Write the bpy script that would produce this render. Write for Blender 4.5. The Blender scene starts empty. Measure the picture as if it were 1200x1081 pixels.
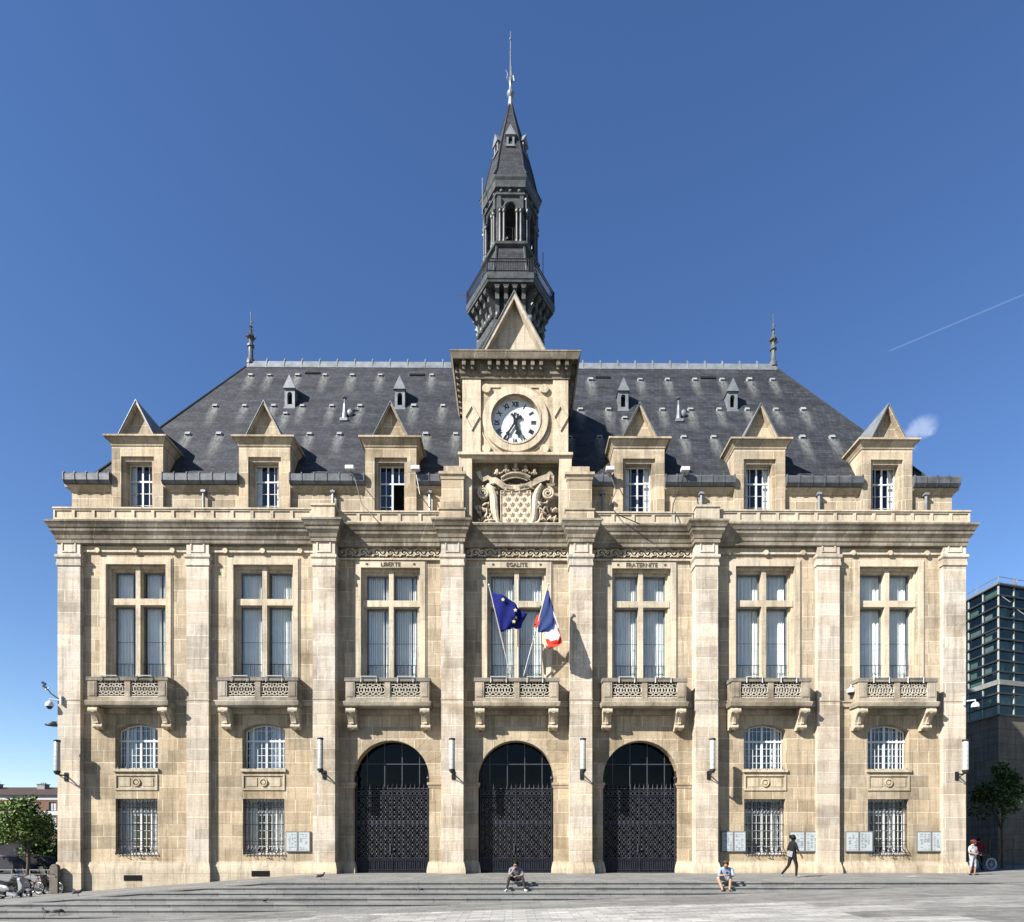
import bpy, bmesh, math, random
from mathutils import Vector, Matrix, noise
random.seed(7)
PI = math.pi
R_ = math.radians
S = bpy.context.scene
COL = S.collection

# ---------------------------------------------------------------- survey: photo measurement on a plane of known depth
TH = R_(.42); F = 750.; CX = 606.5; HY = 988.; D = 30.; EYE = 1.44
def ray(px, py):
    u = (px-CX)/F; v = (HY-py)/F
    return u*math.cos(TH)+math.sin(TH), math.cos(TH)-u*math.sin(TH), v
def X(px, y=0):
    r = ray(px, HY); return (D+y)/r[1]*r[0]
def Z(py, y=0, px=601):
    r = ray(px, py); return EYE+(D+y)/r[1]*r[2]

# ---------------------------------------------------------------- mesh builder
class MB:
    def __init__(s, M=None): s.v = []; s.f = []; s.m = []; s.M = M
    def add(s, vs, fs, mi=0):
        b = len(s.v)
        s.v += [(s.M @ Vector(p)) if s.M else Vector(p) for p in vs]
        for f in fs: s.f.append([b+i for i in f]); s.m.append(mi)
    def box(s, x0, x1, y0, y1, z0, z1, mi=0):
        s.add([(x, y, z) for z in (z0, z1) for y in (y0, y1) for x in (x0, x1)],
              [(0,2,3,1), (4,5,7,6), (0,1,5,4), (2,6,7,3), (0,4,6,2), (1,3,7,5)], mi)
    def prism(s, pts, y0, y1, mi=0):            # polygon in x,z extruded along y
        n = len(pts)
        s.add([(p[0], y0, p[1]) for p in pts]+[(p[0], y1, p[1]) for p in pts],
              [list(range(n)), list(range(2*n-1, n-1, -1))]+[(i, (i+1) % n, n+(i+1) % n, n+i) for i in range(n)], mi)
    def tube(s, pts, r, n=6, closed=False, mi=0, cap=True):
        pts = [Vector(p) for p in pts]; k = len(pts); vs = []; up0 = None
        for i, p in enumerate(pts):
            a = pts[(i-1) % k] if (closed or i) else p
            b = pts[(i+1) % k] if (closed or i < k-1) else p
            d = (b-a).normalized() if (b-a).length > 1e-9 else Vector((0, 0, 1))
            up = up0 if up0 is not None else (Vector((0, 1, 0)) if abs(d.y) < .9 else Vector((1, 0, 0)))
            e = d.cross(up)
            if e.length < 1e-4: e = d.cross(Vector((.3, .2, 1)))
            e.normalize(); g = e.cross(d).normalized(); up0 = g
            rr = r[i] if isinstance(r, (list, tuple)) else r
            vs += [p+e*math.cos(2*PI*j/n)*rr+g*math.sin(2*PI*j/n)*rr for j in range(n)]
        fs = [(i*n+j, i*n+(j+1) % n, ((i+1) % k)*n+(j+1) % n, ((i+1) % k)*n+j)
              for i in range(k if closed else k-1) for j in range(n)]
        if cap and not closed: fs += [list(range(n)), list(range(k*n-1, (k-1)*n-1, -1))]
        s.add(vs, fs, mi)
    def lathe(s, prof, cx=0, cy=0, n=16, a0=0, mi=0, cap=True):
        k = len(prof); vs = []
        for r, z in prof:
            vs += [(cx+r*math.cos(a0+2*PI*j/n), cy+r*math.sin(a0+2*PI*j/n), z) for j in range(n)]
        fs = [(i*n+j, i*n+(j+1) % n, (i+1)*n+(j+1) % n, (i+1)*n+j) for i in range(k-1) for j in range(n)]
        if cap: fs += [list(range(n-1, -1, -1)), list(range((k-1)*n, k*n))]
        s.add(vs, fs, mi)
    def disc_ring(s, cx, cz, y0, y1, r0, r1, n=40, mi=0):   # annulus in the xz plane with thickness
        vs = []
        for j in range(n):
            c, q = math.cos(2*PI*j/n), math.sin(2*PI*j/n)
            vs += [(cx+r1*c, y0, cz+r1*q), (cx+r0*c, y0, cz+r0*q), (cx+r0*c, y1, cz+r0*q), (cx+r1*c, y1, cz+r1*q)]
        fs = [(4*j+k, 4*((j+1) % n)+k, 4*((j+1) % n)+(k+1) % 4, 4*j+(k+1) % 4) for j in range(n) for k in range(4)]
        s.add(vs, fs, mi)
    def cyl_y(s, cx, cz, y0, y1, r, n=20, mi=0):
        s.prism([(cx+r*math.cos(2*PI*j/n), cz+r*math.sin(2*PI*j/n)) for j in range(n)], y0, y1, mi)
    def ell(s, c, rx, ry, rz, n=8, m=6, rot=None, mi=0):
        vs = []; 
        for i in range(m+1):
            t = PI*i/m
            for j in range(n):
                p = Vector((rx*math.sin(t)*math.cos(2*PI*j/n), ry*math.sin(t)*math.sin(2*PI*j/n), rz*math.cos(t)))
                if rot: p = rot @ p
                vs.append(p+Vector(c))
        s.add(vs, [(i*n+j, i*n+(j+1) % n, (i+1)*n+(j+1) % n, (i+1)*n+j) for i in range(m) for j in range(n)], mi)
    def sweep(s, path, prof, mi=0, caps=True):   # moulding: path in plan, profile (outward, z); outward is right of travel
        P = [Vector(p) for p in path]; k = len(P); n = len(prof); vs = []
        for i in range(k):
            ns = []
            if i: d = (P[i]-P[i-1]).normalized(); ns.append(Vector((d.y, -d.x)))
            if i < k-1: d = (P[i+1]-P[i]).normalized(); ns.append(Vector((d.y, -d.x)))
            m = ns[0] if len(ns) == 1 else (ns[0]+ns[1])/(1+ns[0].dot(ns[1]))
            vs += [(P[i].x+m.x*o, P[i].y+m.y*o, z) for o, z in prof]
        fs = [(i*n+j, i*n+j+1, (i+1)*n+j+1, (i+1)*n+j) for i in range(k-1) for j in range(n-1)]
        if caps: fs += [list(range(n)), list(range(k*n-1, (k-1)*n-1, -1))]
        s.add(vs, fs, mi)
    def wall(s, x0, x1, z0, z1, y, ops=(), depth=.4, mi=0, rmi=None):
        """wall face in plane y facing -y. ops: (ox0, ox1, oz0, oz_spring, rise)"""
        rmi = mi if rmi is None else rmi
        xs = sorted({x0, x1, *[o[0] for o in ops], *[o[1] for o in ops]})
        zs = sorted({z0, z1, *[max(o[2], z0) for o in ops], *[o[3]+o[4] for o in ops]})
        for a, b in zip(xs, xs[1:]):
            for c, d in zip(zs, zs[1:]):
                mx, mz = (a+b)/2, (c+d)/2
                if any(o[0] < mx < o[1] and o[2] < mz < o[3]+o[4] for o in ops): continue
                s.add([(a, y, c), (b, y, c), (b, y, d), (a, y, d)], [(0, 1, 2, 3)], mi)
        for o in ops:
            ax, bx, oz, sp, rise = o; oz = max(oz, z0); top = sp+rise
            cv = arch(ax, bx, sp, rise)
            if rise > 0:
                for p, q in zip(cv, cv[1:]):
                    s.add([(p[0], y, p[1]), (q[0], y, q[1]), (q[0], y, top), (p[0], y, top)], [(0, 1, 2, 3)], mi)
            loop = [(ax, oz)]+cv+[(bx, oz)]
            dd = depth
            for p, q in zip(loop, loop[1:]):
                s.add([(p[0], y, p[1]), (q[0], y, q[1]), (q[0], y+dd, q[1]), (p[0], y+dd, p[1])], [(0, 1, 2, 3)], rmi)
            if oz > z0: s.add([(ax, y, oz), (bx, y, oz), (bx, y+dd, oz), (ax, y+dd, oz)], [(0, 1, 2, 3)], rmi)
    def build(s, name, mats, parent=None, smooth=False, bevel=0, loc=None, merge=True, nrm=True):
        me = bpy.data.meshes.new(name); me.from_pydata([tuple(v) for v in s.v], [], s.f)
        mats = mats if isinstance(mats, (list, tuple)) else [mats]
        for m in mats: me.materials.append(m)
        me.polygons.foreach_set('material_index', s.m)
        bm = bmesh.new(); bm.from_mesh(me)
        if merge: bmesh.ops.remove_doubles(bm, verts=bm.verts, dist=1e-5)
        if nrm: bmesh.ops.recalc_face_normals(bm, faces=bm.faces)
        bm.to_mesh(me); bm.free()
        if smooth:
            me.polygons.foreach_set('use_smooth', [True]*len(me.polygons))
            try: me.set_sharp_from_angle(angle=R_(40))
            except Exception: pass
        o = bpy.data.objects.new(name, me); COL.objects.link(o)
        if parent: o.parent = parent
        if loc: o.location = loc
        if bevel:
            b = o.modifiers.new('bevel', 'BEVEL'); b.width = bevel; b.segments = 2; b.limit_method = 'ANGLE'
        return o

def arch(ax, bx, sp, rise, n=20):
    if rise <= 0: return [(ax, sp), (bx, sp)]
    h = (bx-ax)/2; R = (h*h+rise*rise)/(2*rise); cx = (ax+bx)/2; cz = sp+rise-R
    a = math.asin(min(1, h/R)); a = a if rise <= h+1e-6 else PI-a
    return [(cx+R*math.sin(-a+2*a*i/n), cz+R*math.cos(-a+2*a*i/n)) for i in range(n+1)]

def thing(name, label, cat, loc=(0, 0, 0), rz=0, group=None):
    o = bpy.data.objects.new(name, None); COL.objects.link(o); o.empty_display_size = .2
    o.location = loc; o.rotation_euler = (0, 0, rz); tag(o, label, cat, group); return o
def tag(o, label, cat, group=None):
    o['label'] = label; o['category'] = cat
    if group: o['group'] = group
    return o
def struct(o, kind='structure'): o['kind'] = kind; return o
def copy_tree(o, loc=None, parent=None, top=True):
    c = o.copy(); COL.objects.link(c)
    c.parent = parent if parent else (o.parent if top else None)
    if loc is not None: c.location = loc
    for ch in list(o.children): copy_tree(ch, None, c, False)
    return c

def text_bm(mb, s, size, M, depth=.02, mi=0):
    cu = bpy.data.curves.new('t', 'FONT'); cu.body = s; cu.size = size; cu.extrude = depth; cu.align_x = 'CENTER'; cu.align_y = 'CENTER'
    cu.resolution_u = 2; cu.offset = size*.012
    ob = bpy.data.objects.new('t', cu); COL.objects.link(ob)
    dg = bpy.context.evaluated_depsgraph_get(); dg.update()
    me = ob.evaluated_get(dg).to_mesh()
    old = mb.M; mb.M = (old @ M) if old else M
    mb.add([v.co.copy() for v in me.vertices], [list(p.vertices) for p in me.polygons], mi)
    mb.M = old
    ob.evaluated_get(dg).to_mesh_clear(); bpy.data.objects.remove(ob); bpy.data.curves.remove(cu)
def face_front(x, y, z): return Matrix.Translation((x, y, z)) @ Matrix.Rotation(PI/2, 4, 'X')

# ---------------------------------------------------------------- materials
def newmat(name):
    m = bpy.data.materials.new(name); m.use_nodes = True; nt = m.node_tree
    return m, nt, nt.nodes['Principled BSDF']
def nd(nt, t, ins=None, **kw):
    n = nt.nodes.new(t)
    for k, v in kw.items(): setattr(n, k, v)
    for k, v in (ins or {}).items():
        if isinstance(v, bpy.types.NodeSocket): nt.links.new(v, n.inputs[k])
        else: n.inputs[k].default_value = v
    return n
def c4(c): return (c[0], c[1], c[2], 1)
def ramp(nt, fac, stops):
    r = nd(nt, 'ShaderNodeValToRGB', {0: fac}); e = r.color_ramp.elements
    e[0].position, e[0].color = stops[0][0], c4(stops[0][1]); e[1].position, e[1].color = stops[-1][0], c4(stops[-1][1])
    for p, c in stops[1:-1]: q = e.new(p); q.color = c4(c)
    return r.outputs[0]
def g(v): return (v, v, v)
def mul(nt, a, b, f=1.):
    n = nd(nt, 'ShaderNodeMix', data_type='RGBA', blend_type='MULTIPLY')
    n.inputs[0].default_value = f
    for i, s in ((6, a), (7, b)):
        if isinstance(s, bpy.types.NodeSocket): nt.links.new(s, n.inputs[i])
        else: n.inputs[i].default_value = c4(s)
    return n.outputs[2]
def mixc(nt, f, a, b):
    n = nd(nt, 'ShaderNodeMix', data_type='RGBA')
    for i, s in ((0, f), (6, a), (7, b)):
        if isinstance(s, bpy.types.NodeSocket): nt.links.new(s, n.inputs[i])
        else: n.inputs[i].default_value = s if i == 0 else c4(s)
    return n.outputs[2]
def pos(nt, sx=1, sy=1, sz=1, off=(0, 0, 0)):
    gq = nd(nt, 'ShaderNodeNewGeometry')
    mp = nd(nt, 'ShaderNodeMapping', {0: gq.outputs['Position']}); mp.inputs['Scale'].default_value = (sx, sy, sz); mp.inputs['Location'].default_value = off
    return mp.outputs[0]
def noise_(nt, vec, scale, detail=4, rough=.6):
    return nd(nt, 'ShaderNodeTexNoise', {'Vector': vec, 'Scale': scale, 'Detail': detail, 'Roughness': rough}).outputs[0]

def stone(name, c1, c2, mortar, bw=1.25, rh=.58, stain=(.5, .47, .42), amt=.6, lo=.5, hi=.72, bump=.45, streak=.72, rough=.88):
    m, nt, b = newmat(name); c1, c2, mortar = [tuple(x*.60*y for x, y in zip(q, (1.04, 1.045, 1.07))) for q in (c1, c2, mortar)]
    p = nd(nt, 'ShaderNodeSeparateXYZ', {0: pos(nt)})
    xy = nd(nt, 'ShaderNodeMath', {0: p.outputs[0], 1: p.outputs[1]}, operation='ADD')
    cb = nd(nt, 'ShaderNodeCombineXYZ', {0: xy.outputs[0], 1: p.outputs[2]})
    br = nd(nt, 'ShaderNodeTexBrick', {'Vector': cb.outputs[0], 'Color1': c4(c1), 'Color2': c4(c2), 'Mortar': c4(tuple(x*1.12 for x in mortar)), 'Scale': 1.,
            'Mortar Size': .020, 'Mortar Smooth': .2, 'Bias': 0., 'Brick Width': bw, 'Row Height': rh})
    br.offset = .43; br.squash_frequency = 3; br.squash = .8
    big = ramp(nt, noise_(nt, pos(nt), .45, 7, .65), [(lo, g(1)), (hi, stain)])
    c = mul(nt, br.outputs[0], big, amt)
    st = ramp(nt, noise_(nt, pos(nt, 1.6, 1.6, .13), 2.6, 7, .72), [(.47, g(1)), (.68, (.46, .45, .43))])
    c = mul(nt, c, st, streak)
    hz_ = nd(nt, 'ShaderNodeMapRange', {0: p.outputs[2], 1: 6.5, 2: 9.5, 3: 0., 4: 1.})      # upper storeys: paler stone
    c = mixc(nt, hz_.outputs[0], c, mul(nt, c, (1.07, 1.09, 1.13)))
    b4 = nd(nt, 'ShaderNodeTexBrick', {'Vector': cb.outputs[0], 'Color1': c4((1.12, 1.07, 1.0)), 'Color2': c4((.84, .86, .88)), 'Mortar': c4(g(.66)), 'Scale': 1., 'Mortar Size': .020, 'Mortar Smooth': .4, 'Bias': -.2, 'Brick Width': bw*2, 'Row Height': rh*2})
    b4.offset = .31; c = mul(nt, c, b4.outputs[0], .8)
    gr = ramp(nt, noise_(nt, pos(nt), 9, 8, .75), [(.3, g(.80)), (.7, g(1.12))])
    c = mul(nt, c, gr, .75)
    hz = ramp(nt, noise_(nt, pos(nt, .5, .5, 7), 1.2, 5, .7), [(.35, g(.88)), (.65, g(1.07))])
    c = mul(nt, c, hz, .8)
    nt.links.new(c, b.inputs['Base Color']); b.inputs['Roughness'].default_value = rough
    b.inputs['Specular IOR Level'].default_value = .1
    h = nd(nt, 'ShaderNodeMath', {0: noise_(nt, pos(nt), 14, 6, .7), 1: br.outputs['Fac']}, operation='SUBTRACT')
    bp = nd(nt, 'ShaderNodeBump', {'Height': h.outputs[0], 'Strength': bump, 'Distance': .03})
    nt.links.new(bp.outputs[0], b.inputs['Normal'])
    return m
def plain(name, c, rough=.6, metal=0., var=.15, scale=3., spec=None, bump=0.):
    if spec is None: spec = .45 if rough < .45 else .12
    m, nt, b = newmat(name); c = tuple(x*.55 for x in c)
    n = ramp(nt, noise_(nt, pos(nt), scale, 6, .65), [(.3, tuple(x*(1-var) for x in c)), (.7, tuple(min(.92, x*(1+var)) for x in c))])
    nt.links.new(n, b.inputs['Base Color']); b.inputs['Roughness'].default_value = rough; b.inputs['Metallic'].default_value = metal
    b.inputs['Specular IOR Level'].default_value = spec
    if bump:
        bp = nd(nt, 'ShaderNodeBump', {'Height': noise_(nt, pos(nt), scale*4, 6, .7), 'Strength': bump, 'Distance': .02}); nt.links.new(bp.outputs[0], b.inputs['Normal'])
    return m
def glassm(name, tint=(.8, .85, .88), refl=.16, rough=.02, gl=(1, 1, 1)):
    m, nt, b = newmat(name); nt.nodes.remove(b)
    out = nt.nodes['Material Output']
    tr = nd(nt, 'ShaderNodeBsdfTransparent', {0: c4(tint)}); gs = nd(nt, 'ShaderNodeBsdfGlossy', {'Color': c4(gl), 'Roughness': rough})
    bp = nd(nt, 'ShaderNodeBump', {'Height': noise_(nt, pos(nt), .9, 2, .5), 'Strength': .12, 'Distance': .08}); nt.links.new(bp.outputs[0], gs.inputs['Normal'])
    gb = nd(nt, 'ShaderNodeNewGeometry'); io = nd(nt, 'ShaderNodeMath', {0: gb.outputs['Backfacing'], 1: -.8333, 2: 1.5}, operation='MULTIPLY_ADD')
    fr = nd(nt, 'ShaderNodeFresnel', {'IOR': io.outputs[0]}); ad = nd(nt, 'ShaderNodeMath', {0: fr.outputs[0], 1: refl}, operation='ADD', use_clamp=True)
    mx = nd(nt, 'ShaderNodeMixShader', {0: ad.outputs[0], 1: tr.outputs[0], 2: gs.outputs[0]})
    nt.links.new(mx.outputs[0], out.inputs[0]); return m

STONE = stone('wall_limestone', (.52, .435, .31), (.36, .295, .205), (.56, .48, .36), amt=.8)
PIL = stone('pilaster_limestone', (.62, .55, .455), (.47, .41, .325), (.66, .59, .49), bw=3.1, rh=.53, amt=.8, lo=.5, hi=.68)
TRIM = stone('trim_limestone', (.58, .505, .385), (.50, .43, .32), (.54, .46, .34), bw=2.2, rh=3., amt=.7)
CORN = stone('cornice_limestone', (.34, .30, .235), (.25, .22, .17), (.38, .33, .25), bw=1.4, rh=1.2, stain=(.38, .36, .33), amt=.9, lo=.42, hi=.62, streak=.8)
BALM = stone('weathered_balcony_stone', (.44, .39, .31), (.39, .34, .26), (.38, .33, .25), bw=3, rh=3, stain=(.42, .41, .38), amt=.85, lo=.45, hi=.62, streak=.6)
CARVE = stone('carved_limestone', (.58, .51, .395), (.54, .47, .36), (.5, .44, .33), bw=9, rh=9, stain=(.35, .33, .3), amt=.7, lo=.45, hi=.66)
def slate():
    m, nt, b = newmat('roof_slate')
    p = nd(nt, 'ShaderNodeSeparateXYZ', {0: pos(nt)})
    xy = nd(nt, 'ShaderNodeMath', {0: p.outputs[0], 1: p.outputs[1]}, operation='ADD')
    cb = nd(nt, 'ShaderNodeCombineXYZ', {0: xy.outputs[0], 1: p.outputs[2]})
    br = nd(nt, 'ShaderNodeTexBrick', {'Vector': cb.outputs[0], 'Color1': c4((.031, .034, .040)), 'Color2': c4((.017, .019, .024)), 'Mortar': c4((.010, .011, .013)), 'Scale': 1.,
            'Mortar Size': .01, 'Mortar Smooth': .1, 'Brick Width': .22, 'Row Height': .15})
    c = mul(nt, br.outputs[0], ramp(nt, noise_(nt, pos(nt, .35, 1, 2.2), .9, 7, .7), [(.35, g(.62)), (.65, g(1.45))]), .9)
    li = ramp(nt, noise_(nt, pos(nt), 1.3, 9, .75), [(.52, g(0)), (.75, g(1))])
    c = mixc(nt, nd(nt, 'ShaderNodeMath', {0: li, 1: .35}, operation='MULTIPLY').outputs[0], c, (.085, .087, .08))
    nt.links.new(c, b.inputs['Base Color']); b.inputs['Roughness'].default_value = .62; b.inputs['Specular IOR Level'].default_value = .18
    h = nd(nt, 'ShaderNodeMath', {0: noise_(nt, pos(nt), 6, 5, .7), 1: br.outputs['Fac']}, operation='SUBTRACT')
    nt.links.new(nd(nt, 'ShaderNodeBump', {'Height': h.outputs[0], 'Strength': .5, 'Distance': .03}).outputs[0], b.inputs['Normal'])
    return m
SLATE = slate()
ZINC = plain('zinc_sheet', (.28, .305, .33), .45, .3, .3, 2.)
VENTM = plain('vent_tile', (.34, .36, .38), .6, 0, .2, 5)
BRKT = plain('bracket_lead', (.13, .14, .14), .5, .2, .4, 4)
RAILM = stone('dark_rail_stone', (.26, .235, .195), (.19, .17, .14), (.2, .18, .15), bw=2, rh=3, stain=(.4, .39, .37), amt=.9)  # darker stone for the balcony top rails
LEAD = plain('lead_gutter', (.145, .155, .17), .5, .3, .35, 2.5)
LEADD = plain('dark_lead', (.05, .055, .06), .5, .2, .35, 3)
LEADM = plain('grey_green_lead', (.080, .090, .092), .5, .1, .55, 3, spec=.3)
WHITE = plain('white_paint', (.72, .74, .76), .4, 0, .06)
CURT = plain('white_curtain', (1.55, 1.52, 1.42), .9, 0, .1, 1.)
GLASS = glassm('window_glass', (.74, .78, .81), .025, gl=(.85, .88, .9))
DGLASS = glassm('dark_glass', (.10, .11, .13), -.03)
GATEM = plain('gate_iron', (.022, .024, .034), .45, 0, .3, 6, spec=.16)
HLIRON = plain('highlight_iron', (.055, .06, .075), .5, 0, .4, 8, spec=.3)  # lighter grey paints highlights on gate ornaments; arch glazing bars share it
IRON = plain('black_iron', (.022, .024, .03), .35, .3, .3, 6)
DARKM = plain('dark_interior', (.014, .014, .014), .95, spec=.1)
BLACKH = plain('black_void', (.008, .008, .009), .9)
ROOMM = plain('interior_plaster', (.16, .15, .14), .9)
DIAL = plain('enamel_dial', (.80, .84, .86), .3, 0, .03)
HANDM = plain('black_enamel', (.012, .012, .016), .4)
LETTER = plain('dark_inscription', (.16, .13, .10), .9)
OPAL = plain('opal_glass', (.45, .47, .44), .25, 0, .06)
STEEL = plain('galvanised_steel', (.42, .43, .44), .4, .6, .1)
PAPER = plain('printed_paper', (.48, .52, .54), .8, 0, .05)
# ================================================================ THE TOWN HALL
HALL = thing('town_hall', 'sandstone town hall with clock, steep slate roof and slender dark central spire', 'town hall')
YP, YC, YS, YM = 0., -.25, .25, .40
PPX = [(67.5, 94), (218.5, 244.5), (366.5, 392.5), (517, 543), (668, 694), (815.5, 841.5), (958, 984), (1105.5, 1132)]
PY = [YP, YP, YC, YC, YC, YC, YP, YP]
PX = [(X(a, y), X(b, y)) for (a, b), y in zip(PPX, PY)]
XL, XR = PX[0][0], PX[-1][1]
BAY = [((PX[i][1]+PX[i+1][0])/2) for i in range(7)]
MID = (2, 3, 4)
YB = 13.6
zc = Z(609.5, -.35, 300)          # top of the main cornice
zt = Z(655, YS, 300)
def yw(i): return YM if i in MID else YS

# window dimensions
W_FR, W_OP, W_GL = 1.64, 1.40, 1.22
z_fr = {s: Z(p, YS, 300) for s, p in ((0, 655.5), (1, 658.5))}
z_op = {0: Z(662.5, YS, 300), 1: Z(666.0, YM, 450)}
z_sl = Z(803, YS)
zb_str = Z(824, YS)
AR = 1.80; z_sp = Z(912.5, YM)
aw = [X(458.5, YM), X(604.8, YM), X(751, YM)]
AX = dict(zip(MID, aw))
# ---- walls
w = MB()
for i in range(7):
    x0, x1 = PX[i][1], PX[i+1][0]; c = BAY[i]; y = yw(i)
    ops = [(c-W_OP, c+W_OP, z_sl, z_op[1 if i in MID else 0], 0)]
    if i in MID: ops.append((AX[i]-AR, AX[i]+AR, -2., z_sp, AR))
    else: ops += [(c-1.0, c+1.0, Z(901.5, YS), Z(856, YS), .30), (c-.98, c+.98, Z(1001.5, YS), Z(936.5, YS), 0)]
    # wall of this bay, sides run behind the pilasters
    w.wall(x0-.02, x1+.02, -1.6, zc-.6, y, ops, .5 if i not in MID else .62)
for s, xx in ((0, XL), (1, XR)):
    w.box(xx+(.01 if s == 0 else -.5), xx+(.5 if s == 0 else -.01), .3, YB, -2, zc-.3)
w.box(XL, XR, YB-.4, YB, -2, zc-.3)
wall = w.build('wall', STONE, HALL)
# interior closing walls
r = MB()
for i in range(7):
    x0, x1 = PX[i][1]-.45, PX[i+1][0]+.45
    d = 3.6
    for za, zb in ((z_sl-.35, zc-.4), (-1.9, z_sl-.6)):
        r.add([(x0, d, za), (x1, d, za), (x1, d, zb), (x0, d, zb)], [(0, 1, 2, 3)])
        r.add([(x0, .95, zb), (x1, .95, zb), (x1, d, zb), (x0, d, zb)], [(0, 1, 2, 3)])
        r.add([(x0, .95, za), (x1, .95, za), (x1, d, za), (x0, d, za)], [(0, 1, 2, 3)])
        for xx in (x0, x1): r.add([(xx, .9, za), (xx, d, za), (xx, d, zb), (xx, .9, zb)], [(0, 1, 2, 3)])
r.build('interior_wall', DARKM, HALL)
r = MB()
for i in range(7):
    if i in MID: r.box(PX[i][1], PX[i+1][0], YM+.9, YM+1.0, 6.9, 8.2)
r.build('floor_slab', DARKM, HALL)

# ---- plinth
zp = Z(1010.5, 0)
pth = [(XL, YB), (XL, 0)]
segs = []
for i in range(8):
    a, b = PX[i]; y = PY[i]
    if i: pth += [(a, yw(i-1)), (a, y)]
    if i == 7: pth += [(b, 0), (b, YB)]; break
    if i == 0: pth += [(b, y), (b, yw(0))]
    else: pth += [(b, y), (b, yw(i))]
    if i in MID:
        pth += [(AX[i]-AR, YM), (AX[i]-AR, YM+.6)]; segs.append(pth); pth = [(AX[i]+AR, YM+.6), (AX[i]+AR, YM)]
segs.append(pth)
pp = [(-.02, -2.), (.11, -2.), (.11, zp-.42), (.10, zp-.30), (.075, zp-.18), (.045, zp-.06), (.035, zp), (-.02, zp)]
for sg in segs: pm = MB(); pm.sweep(sg, pp); pm.build('plinth', TRIM, HALL)
# ---- string course
sm = MB()
full = [(XL, YB), (XL, 0)]
for i in range(8):
    a, b = PX[i]; y = PY[i]
    if i: full += [(a, yw(i-1)), (a, y)]
    full += [(b, y), (b, yw(i))] if i < 7 else [(b, 0), (b, YB)]
zs1 = Z(822, YS)
sm.sweep(full, [(-.02, zs1-.05), (.022, zs1-.045), (.03, zs1-.0), (-.02, zs1+.015)])
for i in range(7):
    sm.box(PX[i][1], PX[i+1][0], yw(i)-.085, yw(i), zs1-.26, zs1-.05); sm.box(PX[i][1], PX[i+1][0], yw(i)-.13, yw(i), zs1-.048, zs1+.012)
sm.build('string_course', TRIM, HALL)

# ---- pilasters
for i in range(8):
    a, b = PX[i]; y = PY[i]; m = MB()
    zk = Z(650.5, y, (PPX[i][0]))
    m.box(a, b, y, .75, zp-.05, zk-.5)
    m.box(a, b, y, .75, zk-.5, zc-.55)
    cp = [(a, .72), (a, y), (b, y), (b, .72)]
    m.sweep(cp, [(-.02, zk-.52), (.05, zk-.50), (.05, zk-.36), (.03, zk-.34), (.03, zk-.2), (.09, zk-.12), (.09, zk), (-.02, zk+.01)])
    cxx = (a+b)/2; pz0, pz1 = zk+.12, zk+.72
    for q in ((cxx-.33, cxx-.27, pz0, pz1), (cxx+.27, cxx+.33, pz0, pz1), (cxx-.27, cxx+.27, pz0, pz0+.06), (cxx-.27, cxx+.27, pz1-.06, pz1)):
        m.box(q[0], q[1], y-.035, y+.01, q[2], q[3])
    m.build('pilaster', PIL, HALL)

# ---- frieze and main cornice
for i in range(7):
    m = MB()
    x0, x1 = PX[i][1], PX[i+1][0]
    if i not in MID:
        zz = Z(647.5, YS, 300)
        m.box(x0, x1, YS-.05, YS, zz-.07, zc-.6)
        m.box(x0, x1, YS-.10, YS-.05, zz-.05, zz+.05)
        m.box(x0, x1, YS-.14, YS, zc-.86, zc-.55)
        for q in (-1.75, 0, 1.75): m.cyl_y(BAY[i]+q, zz+.01, YS-.17, YS-.1, .12, 14)
    else:
        zz = Z(655.5, YM, 450)
        m.box(x0, x1, YM-.12, YM, zz-.08, zz)
        m.box(x0, x1, .30, YM, Z(641, YM, 450), zc-.4)
    m.build('frieze', TRIM, HALL)
for i in MID:      # carved scroll frieze
    m = MB(); x0, x1 = PX[i][1]+.04, PX[i+1][0]-.04; za, zb = Z(655, YM, 450)+.02, Z(641.5, YM, 450)
    m.box(x0, x1, YM-.015, YM, za, zb, 1)
    zm = (za+zb)/2; n = 15; st = (x1-x0)/n
    for k in range(n):
        cx = x0+st*(k+.5); s = 1 if k % 2 else -1
        pts = []
        for t in range(15):
            a = t/14*3.6*PI/2*1.35; rr = .205*(1-t/20)
            pts.append((cx+rr*math.cos(a)*s, YM-.05, zm+rr*math.sin(a)*s*.95))
        m.tube(pts, .034, 5, mi=0)
        m.ell((cx, YM-.06, zm), .05, .04, .05, 6, 4)
        m.ell((cx+st/2, YM-.05, zm+.15*s), .10, .04, .045, 6, 4, Matrix.Rotation(.6*s, 3, 'Y'))
        m.ell((cx+st/2, YM-.05, zm-.14*s), .09, .04, .04, 6, 4, Matrix.Rotation(-.7*s, 3, 'Y'))
    m.build('carved_frieze', [CARVE, BLACKH if False else LETTER], HALL, smooth=True)
YK = .2
cp = [(XL, YB), (XL, 0)]
for i in range(2, 6):
    a, b = PX[i][0]-.03, PX[i][1]+.03
    cp += [(a, 0 if i == 2 else YK), (a, YC-.03), (b, YC-.03), (b, YK if i < 5 else 0)]
cp += [(XR, 0), (XR, YB)]
prof = [(-.6, zc-.98), (.0, zc-.98), (.05, zc-.95), (.05, zc-.80), (.09, zc-.76), (.11, zc-.62), (.19, zc-.50), (.22, zc-.46),
        (.22, zc-.36), (.27, zc-.30), (.31, zc-.20), (.36, zc-.12), (.38, zc-.10), (.38, zc-.02), (.36, zc), (-.9, zc+.01)]
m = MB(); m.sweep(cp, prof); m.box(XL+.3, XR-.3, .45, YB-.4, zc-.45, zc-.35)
m.build('cornice', CORN, HALL)

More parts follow.
